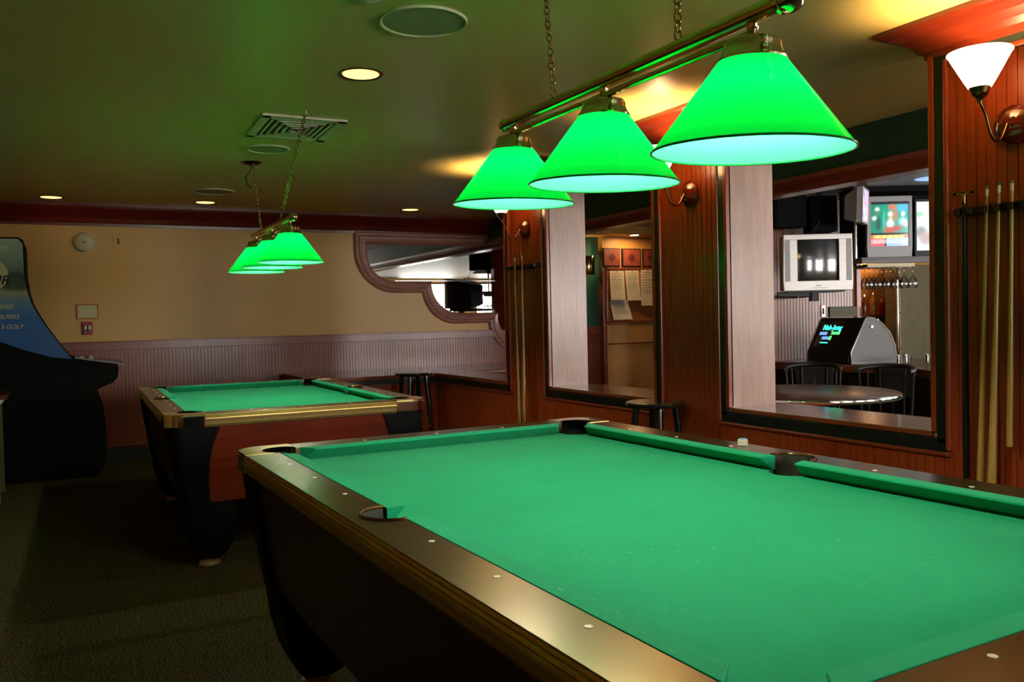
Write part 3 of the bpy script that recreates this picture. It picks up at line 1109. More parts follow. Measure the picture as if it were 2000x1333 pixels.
# square air vent, turned a little to the room
vent = thing('air_vent', 'square slatted ceiling air vent above the far table', 'air vent', (.515, 1.95, CEIL), -.03)
hx, hy = .232, .285
fr = MB()
fr.box(-hx, hx, -hy, -hy + .05, -.012, 0)
fr.box(-hx, hx, hy - .05, hy, -.012, 0)
fr.box(-hx, -hx + .05, -hy, hy, -.012, 0)
fr.box(hx - .05, hx, -hy, hy, -.012, 0)
fr.build('frame', M['white'], vent, .003)
MB().box(-hx + .05, hx - .05, -hy + .05, hy - .05, -.002, 0).build('dark_throat', M['blackplastic'], vent)
lv = MB()
for i in range(5):
    a = hx - .062 - i * .034
    b_ = hy - .062 - i * .040
    if a < .02:
        break
    for (x0, x1, y0, y1) in ((-a, a, -b_, -b_ + .02), (-a, a, b_ - .02, b_), (-a, -a + .016, -b_, b_), (a - .016, a, -b_, b_)):
        lv.box(x0, x1, y0, y1, -.012 - .002 * i, -.006)
lv.build('louvres', M['ventslat'] if 'ventslat' in M else M['white'], vent)

# ================================================================== back wall fittings
sd = thing('smoke_detector', 'round cream smoke detector high on the tan wall', 'smoke detector', (-.49, YB, 2.015))
MB().lathe([(.09, 0), (.092, -.012), (.086, -.03), (.065, -.045), (.03, -.052), (.0005, -.053)], (0, 0, 0), 36, 'y').build('cover', M['dullcream'], sd)
MB().lathe([(.10, 0), (.10, -.006), (.0005, -.006)], (0, 0, 0), 36, 'y').build('base', M['dullcream'], sd)
MB().cyl((0, 0, 0), .012, -.058, -.05, 14, 'y').build('button', M['greyplastic'], sd)

sw = thing('wall_switch', 'small cream switch plate right of the round smoke detector', 'switch', (-.207, YB, 2.03))
MB().box(-.045, .045, -.006, 0, -.065, .065).build('plate', M['tan'], sw, .002)
MB().box(-.006, .006, -.012, -.005, -.028, .028).build('toggle', M['blackplastic'], sw)

nt_ = thing('framed_notice', 'small cream framed notice plate above the red fire alarm', 'framed notice', (-.485, YB, 1.387))
MB().box(-.09, .09, -.012, 0, -.068, .068).build('frame', M['oldwoodtan'] if 'oldwoodtan' in M else M['cork'], nt_, .002)
MB().box(-.080, .080, -.016, -.011, -.058, .058).build('card', M['dullcream'], nt_)

fa = thing('fire_alarm', 'small red fire alarm pull station on the tan wall', 'fire alarm', (-.487, YB, 1.235))
MB().box(-.042, .042, -.035, 0, -.06, .06).build('housing', M['redplastic'], fa, .005)
MB().box(-.025, .025, -.041, -.034, -.012, .022).build('handle', M['white'], fa, .002)
MB().box(-.006, .006, -.044, -.040, -.03, .03).build('latch', M['blackplastic'], fa)

# ---- mirror with stepped scrolled frame
def q_arc(cx, cz, r, a0, a1, n=12):
    return arc(cx, cz, r, radians(a0), radians(a1), n)


outer = [(2.035, 2.19)]
outer += q_arc(2.035 + .45, 1.985, .45, 180, 270)        # to (2.485,1.535)
outer += [(2.79, 1.535)]
outer += q_arc(2.79 + .395, 1.585, .395, 187, 270)       # to (3.185,1.19)
outer += [(3.585, 1.19)]
outer += q_arc(3.585 + .42, 1.235, .42, 186, 270)
outer += [(4.30, .815), (4.30, 2.19)]
inner = [(2.175, 2.055)]
inner += q_arc(2.175 + .30, 1.965, .30, 180, 270)        # to (2.475,1.665)
inner += [(2.905, 1.665)]
inner += q_arc(2.905 + .33, 1.64, .33, 176, 270)         # to ~(3.235,1.31)
inner += [(3.715, 1.31)]
inner += q_arc(3.715 + .33, 1.275, .33, 174, 270)
inner += [(4.20, .945), (4.20, 2.055)]
assert len(outer) == len(inner)
mir = thing('wall_mirror', 'stepped mirror in a scrolled reddish wood frame on the back wall', 'mirror', (0, YB, 0))
n = len(outer)
frm = []
depths = [(0.0, 0.0), (0.03, -.020), (0.16, -.034), (0.30, -.030), (0.42, -.040), (0.62, -.034), (0.80, -.040), (0.93, -.024), (1.0, -.006)]
vs, fs = [], []
for u, d_ in depths:
    for (ax, az), (bx, bz) in zip(outer, inner):
        vs.append((ax + (bx - ax) * u, d_, az + (bz - az) * u))
for j in range(len(depths) - 1):
    for i in range(n):
        i2 = (i + 1) % n
        fs.append((j * n + i, j * n + i2, (j + 1) * n + i2, (j + 1) * n + i))
MB().add(vs, fs).build('frame', M['mirrorframe'], mir)
# three mirror panes, split as in the photograph
MB().prism([(x, z) for x, z in inner if z > 1.66] + [(4.20, 1.667)], -.008, -.004, 'y') if False else None
pane = [(x, z) for x, z in inner]
MB().prism(pane, -.008, -.003, 'y').build('mirror_glass', M['mirror'], mir)
MB().box(2.48, 4.2, -.0095, -.0078, 1.664, 1.670).build('pane_joint', M['chrome'], mir)


# ================================================================== arcade machine
arc_m = thing('arcade_machine', 'dark arcade golf machine with blue picture side panel at the left', 'arcade machine', (-.95, 4.9, 0))


def ax(p):
    return [(x + .95, z) for x, z in p]


body = ax([(-1.62, .0), (-.50, .0), (-.435, .05), (-.405, .12), (-.395, .30), (-.396, .47), (-.42, .62), (-.455, .725), (-.33, .775), (-.295, .82), (-.284, .905),
           (-.30, .93), (-.60, .985), (-.64, 1.00), (-.735, 1.143), (-.80, 1.25), (-.857, 1.354), (-.90, 1.45), (-.925, 1.541), (-.942, 1.68), (-.942, 1.93), (-.95, 1.955), (-.98, 1.975), (-1.62, 1.975)])
MB().prism(body, 0.0, .72, 'y').build('cabinet', M['blackmatte'], arc_m)
art = ax([(-1.61, 1.32), (-1.30, 1.20), (-1.134, 1.144), (-.96, 1.068), (-.781, 1.007), (-.630, .985), (-.648, 1.01), (-.742, 1.146), (-.807, 1.252), (-.865, 1.355), (-.908, 1.45), (-.933, 1.541), (-.951, 1.68), (-.953, 1.925), (-.985, 1.962), (-1.61, 1.962)])


def art_mat():
    m, nt, b = new_mat('arcade_art')
    N, L = nt.nodes, nt.links
    tc = N.new('ShaderNodeTexCoord')
    sp = N.new('ShaderNodeSeparateXYZ')
    L.new(tc.outputs['Object'], sp.inputs[0])
    nz = N.new('ShaderNodeTexNoise')
    nz.inputs['Scale'].default_value = 7
    nz.inputs['Detail'].default_value = 4
    L.new(tc.outputs['Object'], nz.inputs['Vector'])
    ad = N.new('ShaderNodeMath')
    ad.operation = 'MULTIPLY_ADD'
    ad.inputs[1].default_value = .09
    L.new(nz.outputs['Fac'], ad.inputs[0])
    L.new(sp.outputs['Z'], ad.inputs[2])
    mr = N.new('ShaderNodeMapRange')
    mr.inputs[1].default_value = 1.0
    mr.inputs[2].default_value = 2.02
    L.new(ad.outputs[0], mr.inputs[0])
    cr = N.new('ShaderNodeValToRGB')
    e = cr.color_ramp.elements
    e[0].position = 0
    e[0].color = srgb(10, 84, 150)
    e[1].position = 1
    e[1].color = srgb(160, 180, 150)
    for pp, cc in ((.36, srgb(22, 100, 168)), (.50, srgb(86, 132, 150)), (.57, srgb(150, 150, 110)), (.60, srgb(60, 76, 54)), (.70, srgb(44, 62, 50)), (.76, srgb(110, 136, 112))):
        x_ = e.new(pp)
        x_.color = cc
    L.new(mr.outputs[0], cr.inputs[0])
    L.new(cr.outputs[0], b.inputs['Base Color'])
    b.inputs['Roughness'].default_value = .4
    return m


pa_ = MB().prism(art, -.006, 0, 'y').build('side_art', art_mat(), arc_m)
# golf ball and lettering on the art
MB().lathe([(.135, -.001), (.133, -.003), (.0005, -.0035)], (-.245, -.007, 1.675), 40, 'y').build('golf_ball_emblem', M['dullcream'], pa_)


def facing(x, z, y=-.009):
    return Matrix.Translation((x, y, z)) @ Matrix.Rotation(pi / 2, 4, 'X')


text_mesh('lettering', 'TOUR', .098, M['blackplastic'], pa_, facing(-.375, 1.60, -.0115), .001, .3, .002)
text_mesh('lettering', 'YR', .062, M['dullcream'], pa_, facing(-.180, 1.860), .001, .3, .001)
text_mesh('lettering', 'COURSES', .047, M['dullcream'], pa_, facing(-.285, 1.405), .001, .3, .001)
text_mesh('lettering', 'GOLFERS', .047, M['dullcream'], pa_, facing(-.240, 1.325), .001, .3, .001)
text_mesh('lettering', 'REAL 3 GOLF', .047, M['dullcream'], pa_, facing(-.297, 1.245), .001, .3, .001)
cpn = MB().prism(ax([(-.62, .985), (-.30, .932), (-.235, .915), (-.235, .928), (-.30, .945), (-.61, 1.0)]), .02, .70, 'y').build('control_panel', M['silverdark'], arc_m)
for x_ in (-.56, -.49):
    MB().sphere((x_ + .95, .08, .985), .022, 14, 8).build('track_button', M['white'], cpn)

# small table cut by the left edge
st = thing('side_table', 'edge of a small table with reddish top at the left border', 'table', (-1.375, 4.30, 0))
MB().box(-.30, .315, -.30, .30, .745, .775).build('tabletop', M['mahogany_x'], st, .004)
MB().box(-.27, .285, -.28, .28, .715, .745).build('apron', M['white'], st, .003)
for x_, y_ in ((.235, -.26), (.235, .26), (-.27, -.26), (-.27, .26)):
    MB().box(x_ - .02, x_ + .02, y_ - .02, y_ + .02, 0, .715).build('leg', plain('olive_leg', srgb(96, 92, 56), .5), st, .003)


# ================================================================== stools
def stool(label, x, y, zt=.755, r=.155, rz=.3, group='round dark bar stools'):
    t = thing('bar_stool', label, 'bar stool', (x, y, 0), rz, group)
    MB().lathe([(.0005, zt - .006), (r * .55, zt - .008), (r - .02, zt - .003), (r - .006, zt - .004), (r, zt - .014), (r - .003, zt - .028), (r - .03, zt - .034), (.0005, zt - .034)], (0, 0, 0), 40).build('seat', M['stoolpaint'], t)
    for i in range(4):
        a = pi / 4 + i * pi / 2
        p0 = (r * .66 * cos(a), r * .66 * sin(a), zt - .03)
        p1 = (r * 1.08 * cos(a), r * 1.08 * sin(a), 0)
        pm = [tuple(p0[j] + (p1[j] - p0[j]) * u for j in range(3)) for u in (0, .3, .6, 1)]
        MB().tube(pm, [.018, .021, .019, .015], 12).build('leg', M['stoolpaint'], t)
    rg = r * (.66 + .56 * .62) - .012
    MB().tube([(rg * cos(a), rg * sin(a), .30) for a in [2 * pi * i / 32 for i in range(32)]], .007, 8, True).build('foot_ring', M['brass'], t)
    return t


stool('dark round bar stool by the middle pilaster, right behind the near table', 2.215, .856, .755, .168)
stool('dark round bar stool in the far corner behind the far table', 2.07, 4.16, .775, .168, .1)

# chalk on the far rail
ck = thing('chalk_cube', 'worn cube of blue-white chalk on the right rail of the near table', 'chalk', (1.243, -.862, .8005), .35)
MB().box(-.0125, .0125, -.0125, .0125, 0, .021).build('paper_wrap', M['papr'], ck, .002)
MB().lathe([(.0005, .0222), (.008, .0225), (.0115, .0235), (.012, .021)], (0, 0, 0), 16).build('chalk_face', plain('blue_chalk', srgb(110, 170, 190), .8), ck)


# ================================================================== cues and racks
def cue_rack(y0, y1, z, label, group='cue racks'):
    t = thing('cue_rack', label, 'cue rack', (XW - .012, (y0 + y1) / 2, z), 0, group)
    h = (y1 - y0) / 2
    MB().box(-.022, 0, -h, h, -.018, .018).build('bar', M['rackwood'], t, .003)
    nn = int((y1 - y0) / .055)
    for i in range(nn + 1):
        yy = -h + .02 + i * (2 * h - .04) / nn
        MB().box(-.055, -.02, yy - .011, yy + .011, -.014, .012).build('clip', M['rackwood'], t, .003)
    return t


M['rackwood'] = plain('dark_rack_wood', srgb(38, 18, 12), .35, 0, .2, 30)
cue_rack(-1.36, -.85, 1.605, 'dark cue rack bar on the right-hand pilaster')
cue_rack(2.42, 2.87, 1.622, 'dark cue rack bar on the farthest pilaster')


def cue(label, top, bot, r0=.0062, r1=.0145, group=None, points=True):
    top, bot = Vector(top), Vector(bot)
    d = top - bot
    Ln = d.length
    t = thing('pool_cue', label, 'pool cue', tuple(bot), 0, group)
    rot = Vector((0, 0, 1)).rotation_difference(d.normalized())
    t.rotation_mode = 'QUATERNION'
    t.rotation_quaternion = rot
    bl = Ln * .48
    rm = r0 + (r1 - r0) * .60
    MB().lathe([(rm, bl), (r0 + (rm - r0) * .4, Ln * .75), (r0, Ln - .04)], (0, 0, 0), 14).build('shaft', M['maple'], t)
    MB().lathe([(.0005, 0), (r1 * .9, 0), (r1, .01), (r1 * .97, .3), (rm, bl)], (0, 0, 0), 14).build('butt', M['maple'], t)
    if points:
        pt = MB()
        for k in range(4):
            a = k * pi / 2 + .5
            rr = r1 + .0006
            vs = []
            for u, wd in ((0, .55), (.1, .5), (.2, .35), (.28, .02)):
                for s in (-1, 1):
                    aa = a + s * wd
                    vs.append((rr * cos(aa), rr * sin(aa), .005 + u))
            pt.add(vs, [(0, 1, 3, 2), (2, 3, 5, 4), (4, 5, 7, 6)])
        pt.build('butt_points', M['cuebutt'], t)
    MB().cyl((0, 0, 0), r0, Ln - .04, Ln - .012, 12).build('ferrule', M['pearl'], t)
    MB().cyl((0, 0, 0), r0, Ln - .012, Ln, 12).build('tip', M['cuetip'], t)
    return t


xc = XW - .048
cue('first pool cue from the black bridge stick in the right-hand rack', (xc, -.984, 1.690), (xc - .03, -.955, .235), group='pool cues in the racks')
cue('second pool cue from the bridge stick, with dark butt points, right-hand rack', (xc, -1.030, 1.697), (xc - .03, -.998, .24), .0065, .0165, group='pool cues in the racks')
cue('short pool cue ending above the table rail at the right border', (xc, -1.077, 1.697), (xc - .01, -1.066, .72), .0062, .011, group='pool cues in the racks', points=False)
cue('left one of the two pool cues on the farthest pilaster', (xc - .024, 2.705, 1.705), (xc - .075, 2.58, .26), group='pool cues in the racks')
cue('right one of the two pool cues on the farthest pilaster', (xc - .024, 2.592, 1.712), (xc - .065, 2.53, .26), group='pool cues in the racks')
br = thing('bridge_stick', 'black bridge stick with brass crosshead left of the right-hand cues', 'bridge stick', (xc, -.890, .545))
MB().lathe([(.011, .03), (.0125, .2), (.011, .7), (.008, 1.10)], (0, 0, 0), 14).build('shaft', M['blackplastic'], br)
MB().cyl((0, 0, 0), .012, 0, .032, 14).build('end_cap', M['brass'], br)
hd = MB()
hd.box(-.006, .006, -.042, .042, 1.125, 1.135)
for s in (-1, 0, 1):
    hd.box(-.006, .006, s * .034 - .006, s * .034 + .006, 1.12, 1.142)
hd.cyl((0, 0, 0), .008, 1.09, 1.13, 12)
hd.build('crosshead', M['brass'], br)
# little shelf that carries the butts of the cues
for yc, lab in ((-1.02, 'dark cue butt shelf low on the right-hand pilaster'), (2.57, 'dark cue butt shelf low on the farthest pilaster')):
    tt = thing('cue_shelf', lab, 'cue shelf', (XW, yc, .215), 0, 'cue butt shelves')
    MB().box(-.13, -.004, -.16, .16, 0, .02).build('board', M['rackwood'], tt, .003)

# ================================================================== bar room furniture
rt = thing('round_table', 'round bar table with metal edge behind the nearest opening', 'round table', (3.38, .86, 0))
MB().lathe([(.0005, .735), (.548, .735), (.552, .733)], (0, 0, 0), 64).build('tabletop', M['tabletop'], rt)
MB().lathe([(.550, .734), (.560, .731), (.564, .719), (.560, .706), (.545, .703), (.0005, .703)], (0, 0, 0), 64).build('metal_edge', M['chrome'], rt)
MB().lathe([(.035, .70), (.035, .05), (.05, .04)], (0, 0, 0), 24).build('column', M['chrome'], rt)
MB().lathe([(.0005, .045), (.05, .045), (.24, .015), (.26, 0), (.0005, 0)], (0, 0, 0), 40).build('base', M['blackplastic'], rt)


def chair(label, x, y, rz, zt=.84):
    t = thing('bar_chair', label, 'chair', (x, y, 0), rz, 'dark chairs around the round table')
    MB().lathe([(.0005, .46), (.19, .46), (.205, .45), (.205, .43), (.19, .42), (.0005, .42)], (0, 0, 0), 28).build('seat', M['darkwood'], t)
    pts = [(.19 * cos(a), .19 * sin(a), zt - .02 + .02 * cos(a - pi / 2)) for a in [(-.35 + (pi + .7) * i / 16) for i in range(17)]]
    MB().tube(pts, .016, 10).build('top_rail', M['darkwood'], t)
    sp = MB()
    for i in range(7):
        a = .1 + (pi - .2) * i / 6
        sp.tube([(.17 * cos(a), .17 * sin(a), .455), (.19 * cos(a), .19 * sin(a), zt - .02)], .008, 8)
    sp.build('spindles', M['darkwood'], t)
    MB().prism([(px, pz) for px, pz in ((-.12, .60), (.12, .60), (.14, zt - .02), (-.14, zt - .02))], .178, .19, 'y').build('splat', M['darkwood'], t)
    for i in range(4):
        a = pi / 4 + i * pi / 2
        MB().tube([(.14 * cos(a), .14 * sin(a), .43), (.21 * cos(a), .21 * sin(a), 0)], .014, 10).build('leg', M['darkwood'], t)
    return t


chair('dark chair directly below the lit game screen, behind the round table', 4.12, 1.47, -.9)
chair('dark chair right of the game screen, behind the round table', 4.47, 1.13, -1.2, .825)
chair('dark chair next to the pale jamb, behind the round table', 3.86, 1.86, -.5, .835)

# bar counter
bc = thing('bar_counter', 'dark bar counter with lit wooden edge in the bar room', 'bar counter', (5.2, 1.8, 0))


def rel(pts, o=(5.2, 1.8)):
    return [(x - o[0], y - o[1]) for x, y in pts]


top = rel([(4.62, .60), (4.88, .60 - .0), (5.62, 1.0), (6.12, 1.62), (6.12, 2.78), (4.93, 2.78), (4.99, 1.95), (5.13, 1.53)])
top = rel([(4.60, .66), (5.45, .66), (6.12, 1.5), (6.12, 2.78), (4.95, 2.78), (5.0, 1.95), (5.13, 1.53)])
MB().prism(top, .765, .79).build('counter_top', M['tabletop'], bc, .004)
ed = rel([(4.605, .67), (5.44, .67), (6.11, 1.5), (6.11, 2.77), (4.96, 2.77), (5.01, 1.955), (5.135, 1.535)])
MB().prism(ed, .725, .765).build('wooden_edge', M['sill'], bc)
bd = rel([(4.75, .75), (5.40, .75), (6.05, 1.55), (6.05, 2.75), (5.08, 2.75), (5.12, 2.0), (5.25, 1.58)])
MB().prism(bd, 0, .725).build('body', M['darkwood'], bc)
MB().sphere((5.155 - 5.2, 1.50 - 1.8, .742), .016, 12, 8).build('edge_light', M['goldglow'], bc)


# touch screen game machine on the counter
gm = thing('touchscreen_game', 'black countertop game machine with small cyan lettering on its screen, on the bar', 'game machine', (5.115, 2.205, .79), atan2(-.13, .59) * 0 + .0)
uw = Vector((5.05 - 5.181, 1.91 - 2.499, 0)).normalized()     # along the front, left to right as seen
ud = Vector((-uw.y, uw.x, 0))                                  # into the machine
if ud.dot(Vector((1, 0.2, 0))) < 0:
    ud = -ud
mg = Matrix((tuple(uw) + (0,), tuple(ud) + (0,), (0, 0, 1, 0), (0, 0, 0, 1))).to_3x3().transposed().to_4x4()
gm.matrix_world = Matrix.Translation((5.181, 2.499, .7965)) @ mg
# local: x along the front 0..0.60, y depth, z up
GW = .60
side = [(.0, .0), (.44, .0), (.445, .03), (.43, .14), (.38, .25), (.30, .33), (.22, .372), (.17, .378), (.145, .368), (.0, .09)]
MB().prism([(y, z) for y, z in side], .02, GW - .02, 'x').build('housing', M['blackplastic'], gm)
for a_, b_ in ((0, .02), (GW - .02, GW)):
    sd_ = MB().prism([(y, z) for y, z in side], a_, b_, 'x').build('side_panel', M['greyplastic'], gm)
    ed_ = [(a_ if a_ == 0 else b_, y, z) for y, z in side]
    MB().tube(ed_, .006, 6, True).build('edge_piping', M['silver'], sd_)
fv = Vector((.145, .368 - .09)).normalized()
n_out = Vector((-fv.y, fv.x))
# sloped front: face basis x, f(y,z)
mf = Matrix.Translation((0, .0, .09)) @ Matrix(((1, 0, 0, 0), (0, fv.x, n_out.x, 0), (0, fv.y, n_out.y, 0), (0, 0, 0, 1)))
scn = MB().box(.06, .46, .04, .29, .0015, .004, mf).build('screen', M['crt'], gm)
cyan = emit('screen_cyan', (.05, .95, .62, 1), 1.3)
blue = emit('screen_blue', (.12, .3, 1.0, 1), 1.3)
lime = emit('screen_lime', (.12, .95, .2, 1), 1.0)
text_mesh('lettering', 'Mah-Jong', .068, cyan, scn, mf @ Matrix.Translation((.10, .205, .006)), .0006, 0, .002)
MB().box(.085, .185, .155, .182, .005, .007, mf).build('lit_button', blue, scn)
MB().box(.245, .355, .160, .186, .005, .007, mf).build('lit_button', lime, scn)
MB().box(.14, .235, .112, .138, .005, .007, mf).build('lit_button', blue, scn)
MB().box(.24, .265, .106, .146, .005, .007, mf).build('lit_button', lime, scn)
MB().box(.14, .245, .075, .085, .005, .007, mf).build('lit_bar', cyan, scn)
MB().cyl((GW + .004, .20, .30), .012, -.002, .006, 14, 'x').build('lock', M['chrome'], gm)
MB().box(.03, GW - .03, -.006, .02, .0, .07).build('front_lip', M['blackplastic'], gm, .006)


# ================================================================== televisions
def screen_grid(w_, h_, fn, nx=56, ny=42, name='screen'):
    vs = [((i / nx - .5) * w_, 0, (j / ny - .5) * h_) for j in range(ny + 1) for i in range(nx + 1)]
    fs = [(j * (nx + 1) + i, j * (nx + 1) + i + 1, (j + 1) * (nx + 1) + i + 1, (j + 1) * (nx + 1) + i) for j in range(ny) for i in range(nx)]
    me = bpy.data.meshes.new(name)
    me.from_pydata(vs, [], fs)
    ca = me.color_attributes.new('Col', 'FLOAT_COLOR', 'POINT')
    for k, (x, y, z) in enumerate(vs):
        c = fn(x / w_ + .5, z / h_ + .5)
        ca.data[k].color = (c[0], c[1], c[2], 1)
    me.materials.append(M['screen'])
    o = bpy.data.objects.new(name, me)
    COL.objects.link(o)
    return o


def blob(u, v, cx, cy, rx, ry):
    d = ((u - cx) / rx) ** 2 + ((v - cy) / ry) ** 2
    return 1 / (1 + d ** 3)


def mixc(a, b, t):
    return tuple(a[i] * (1 - t) + b[i] * t for i in range(3))


def sports(u, v):
    if v < .24:
        if v > .17:
            c = mixc((.95, .55, .12), (1, .85, .3), (sin(u * 40) + 1) / 2)
            return mixc(c, (.9, .12, .05), blob(u, v, .03, .2, .05, .06) + blob(u, v, .97, .2, .09, .05))
        c = (.8, .12, .14) if u < .36 else ((.35, .5, .85) if u > .42 else (.05, .05, .08))
        st = (sin(u * 90) * sin(v * 120) > .1)
        return mixc(c, (1, 1, 1), .7 if st and .06 < v < .15 else 0)
    if v < .30 or v > .93:
        return (.012, .015, .02)
    c = mixc((.0, .22, .12), (.02, .40, .30), u)
    c = mixc(c, (.1, .45, .65), blob(u, v, .85, .85, .16, .10))
    for cx, cy, rx, ry, col in ((.17, .83, .05, .04, (1, 1, 1)), (.16, .74, .045, .06, (.1, .2, .15)), (.10, .63, .06, .04, (.8, .95, 1)), (.2, .5, .07, .16, (.02, .10, .08)),
                                (.52, .72, .06, .05, (1, .98, .9)), (.53, .62, .05, .05, (.7, .5, .2)), (.52, .50, .09, .09, (.85, .85, .9)), (.50, .36, .14, .07, (.55, .12, .08)),
                                (.70, .40, .12, .06, (.5, .1, .1)), (.57, .88, .08, .06, (.8, .16, .08)), (.66, .70, .05, .12, (.6, .2, .1)), (.86, .72, .05, .05, (.8, .95, 1)),
                                (.86, .55, .10, .08, (.5, .9, .85)), (.93, .48, .05, .05, (1, .5, .5)), (.35, .6, .03, .2, (.05, .5, .35))):
        c = mixc(c, col, min(1, blob(u, v, cx, cy, rx, ry)))
    return c


def crt_tv(label, centre, yaw, w_, h_, d_, scr, frame_mat, inset=(.09, .17, .05), tilt=0.0, back=None):
    """yaw: direction of the picture's left-to-right axis"""
    t = thing('television', label, 'television', centre)
    t.rotation_euler = (tilt, 0, yaw)
    l_, b_, tp = inset
    # bezel frame
    hw, hh = w_ / 2, h_ / 2
    sx0, sx1, sz0, sz1 = -hw + l_ * w_, hw - l_ * w_, -hh + b_ * h_, hh - tp * h_
    fr_ = MB()
    for x0, x1, z0, z1 in ((-hw, hw, -hh, sz0), (-hw, hw, sz1, hh), (-hw, sx0, sz0, sz1), (sx1, hw, sz0, sz1)):
        fr_.box(x0, x1, 0, .05, z0, z1)
    fr_.build('bezel', frame_mat, t, .004)
    # tapered back
    vs = [(-hw, .05, -hh), (hw, .05, -hh), (hw, .05, hh), (-hw, .05, hh), (-hw * .97, d_ * .35, -hh * .97), (hw * .97, d_ * .35, -hh * .97), (hw * .97, d_ * .35, hh * .95), (-hw * .97, d_ * .35, hh * .95),
          (-hw * .6, d_, -hh * .75), (hw * .6, d_, -hh * .75), (hw * .6, d_, hh * .55), (-hw * .6, d_, hh * .55)]
    fs = [(0, 1, 2, 3), (0, 4, 5, 1), (1, 5, 6, 2), (2, 6, 7, 3), (3, 7, 4, 0), (4, 8, 9, 5), (5, 9, 10, 6), (6, 10, 11, 7), (7, 11, 8, 4), (8, 11, 10, 9)]
    MB().add(vs, fs).build('housing', back or M['blackplastic'], t, .01)
    if scr is None:
        nx, nz = 20, 16
        vs = []
        for j in range(nz + 1):
            for i in range(nx + 1):
                u, v = 2 * i / nx - 1, 2 * j / nz - 1
                vs.append((sx0 + (sx1 - sx0) * i / nx, .004 + .030 * (u * u + v * v * .7) * .5, sz0 + (sz1 - sz0) * j / nz))
        fs = [(j * (nx + 1) + i, j * (nx + 1) + i + 1, (j + 1) * (nx + 1) + i + 1, (j + 1) * (nx + 1) + i) for j in range(nz) for i in range(nx)]
        MB().add(vs, fs, True).build('screen', M['crt'], t)
    else:
        so = screen_grid(sx1 - sx0, sz1 - sz0, scr)
        so.parent = t
        so.location = ((sx0 + sx1) / 2, .006, (sz0 + sz1) / 2)
    return t, (sx0, sx1, sz0, sz1)


FY = -.49      # facing the room entrance
tv, sb = crt_tv('silver boxy television with dark screen on the beadboard wall', (4.83, 2.045, 1.640), FY - .02, .565, .465, .42, None, M['silver'], (.20, .17, .09))
for s in (-1, 1):
    xm = s * (.2825 - .030)
    MB().box(xm - .021, xm + .021, -.003, .002, sb[2], sb[3]).build('speaker_strip', M['silverdark'], tv)
MB().box(-.022, .018, -.002, .001, -.196, -.188).build('maker_badge', M['silverdark'], tv)
MB().box(-.07, .07, -.0015, .001, -.213, -.209).build('button_row', M['silverdark'], tv)
arm = MB()
arm.box(-.30, .02, .10, .14, -.275, -.245)
arm.box(-.03, .03, .08, .15, -.32, -.235)
arm.box(-.24, .24, .06, .36, -.2449, -.2335)
arm.tube([(0, .12, -.26), (.05, .45, -.26), (.15, .925, -.26)], .02, 8)
tb = thing('television_bracket', 'black wall bracket carrying the silver television', 'bracket', (4.83, 2.045, 1.640), 0)
tb.rotation_euler = (0, 0, FY - .02)
arm.build('bracket_arm', M['blackplastic'], tb)
cbl = MB()
cbl.tube([(-.02, .2, .22), (0, .2, .245), (.05, .2, .232), (.10, .2, .25), (.14, .2, .225)], .006, 6)
cbl.tube([(.02, .22, .24), (.06, .25, .30), (.10, .25, .36), (.12, .3, .42)], .004, 6)
cbl.build('cables', M['blackplastic'], tv)

tv2, _ = crt_tv('grey television showing a green sports picture above the hanging glasses', (5.715, 2.045, 1.955), FY - .03, .385, .545, .35, sports, M['greybezel'] if 'greybezel' in M else M['silverdark'], (.08, .20, .09), .03)


def pale(u, v):
    c = mixc((.55, .72, .80), (.85, .92, .95), v)
    c = mixc(c, (.25, .28, .30), blob(u, v, .10, .38, .12, .12))
    c = mixc(c, (.45, .35, .32), blob(u, v, .2, .25, .15, .14))
    c = mixc(c, (.3, .65, .4), blob(u, v, .05, .75, .1, .06))
    return c


tv3, _ = crt_tv('television with pale bright picture, cut off by the opening edge at its right', (6.085, 1.835, 1.945), FY - .01, .42, .50, .33, pale, M['blackplastic'], (.04, .10, .05))


def violet(u, v):
    c = mixc((.35, .25, .9), (.8, .75, 1), (sin(u * 12 + v * 9) + 1) / 2)
    return mixc(c, (.95, .4, .8), blob(u, v, .8, .7, .2, .3))


tv4, _ = crt_tv('television seen from its pale side with a violet sliver of screen', (5.345, 1.99, 2.12), FY + 1.02, .30, .30, .16, violet, M['silver'], (.05, .06, .05), .04, M['silver'])

# dark loudspeakers/boxes hung under the bar ceiling
for i, (x_, y_, z_, s_, lab) in enumerate(((5.02, 2.56, 2.12, (.14, .10, .14), 'black ceiling-hung loudspeaker nearest the pale jamb'), (5.34, 2.48, 2.10, (.12, .10, .16), 'black ceiling-hung loudspeaker behind the side-on television'))):
    t = thing('hanging_loudspeaker', lab, 'loudspeaker', (x_, y_, z_), FY, 'loudspeakers under the bar ceiling')
    MB().box(-s_[0], s_[0], -s_[1], s_[1], -s_[2], s_[2]).build('cabinet', M['blackmatte'], t, .01)
    MB().box(-s_[0] * .85, s_[0] * .85, -s_[1] - .006, -s_[1], -s_[2] * .85, s_[2] * .85).build('grille', M['blackmatte'], t)
    MB().box(-.02, .02, -.02, .02, s_[2], 2.30 - z_).build('bracket', M['blackplastic'], t)

# ---- shelf canopy over the bar with glasses hanging
cano = thing('overhead_shelf', 'grey overhead shelf carrying the televisions, with glass hangers under it', 'bar canopy', (5.42, 2.11, 0), FY)
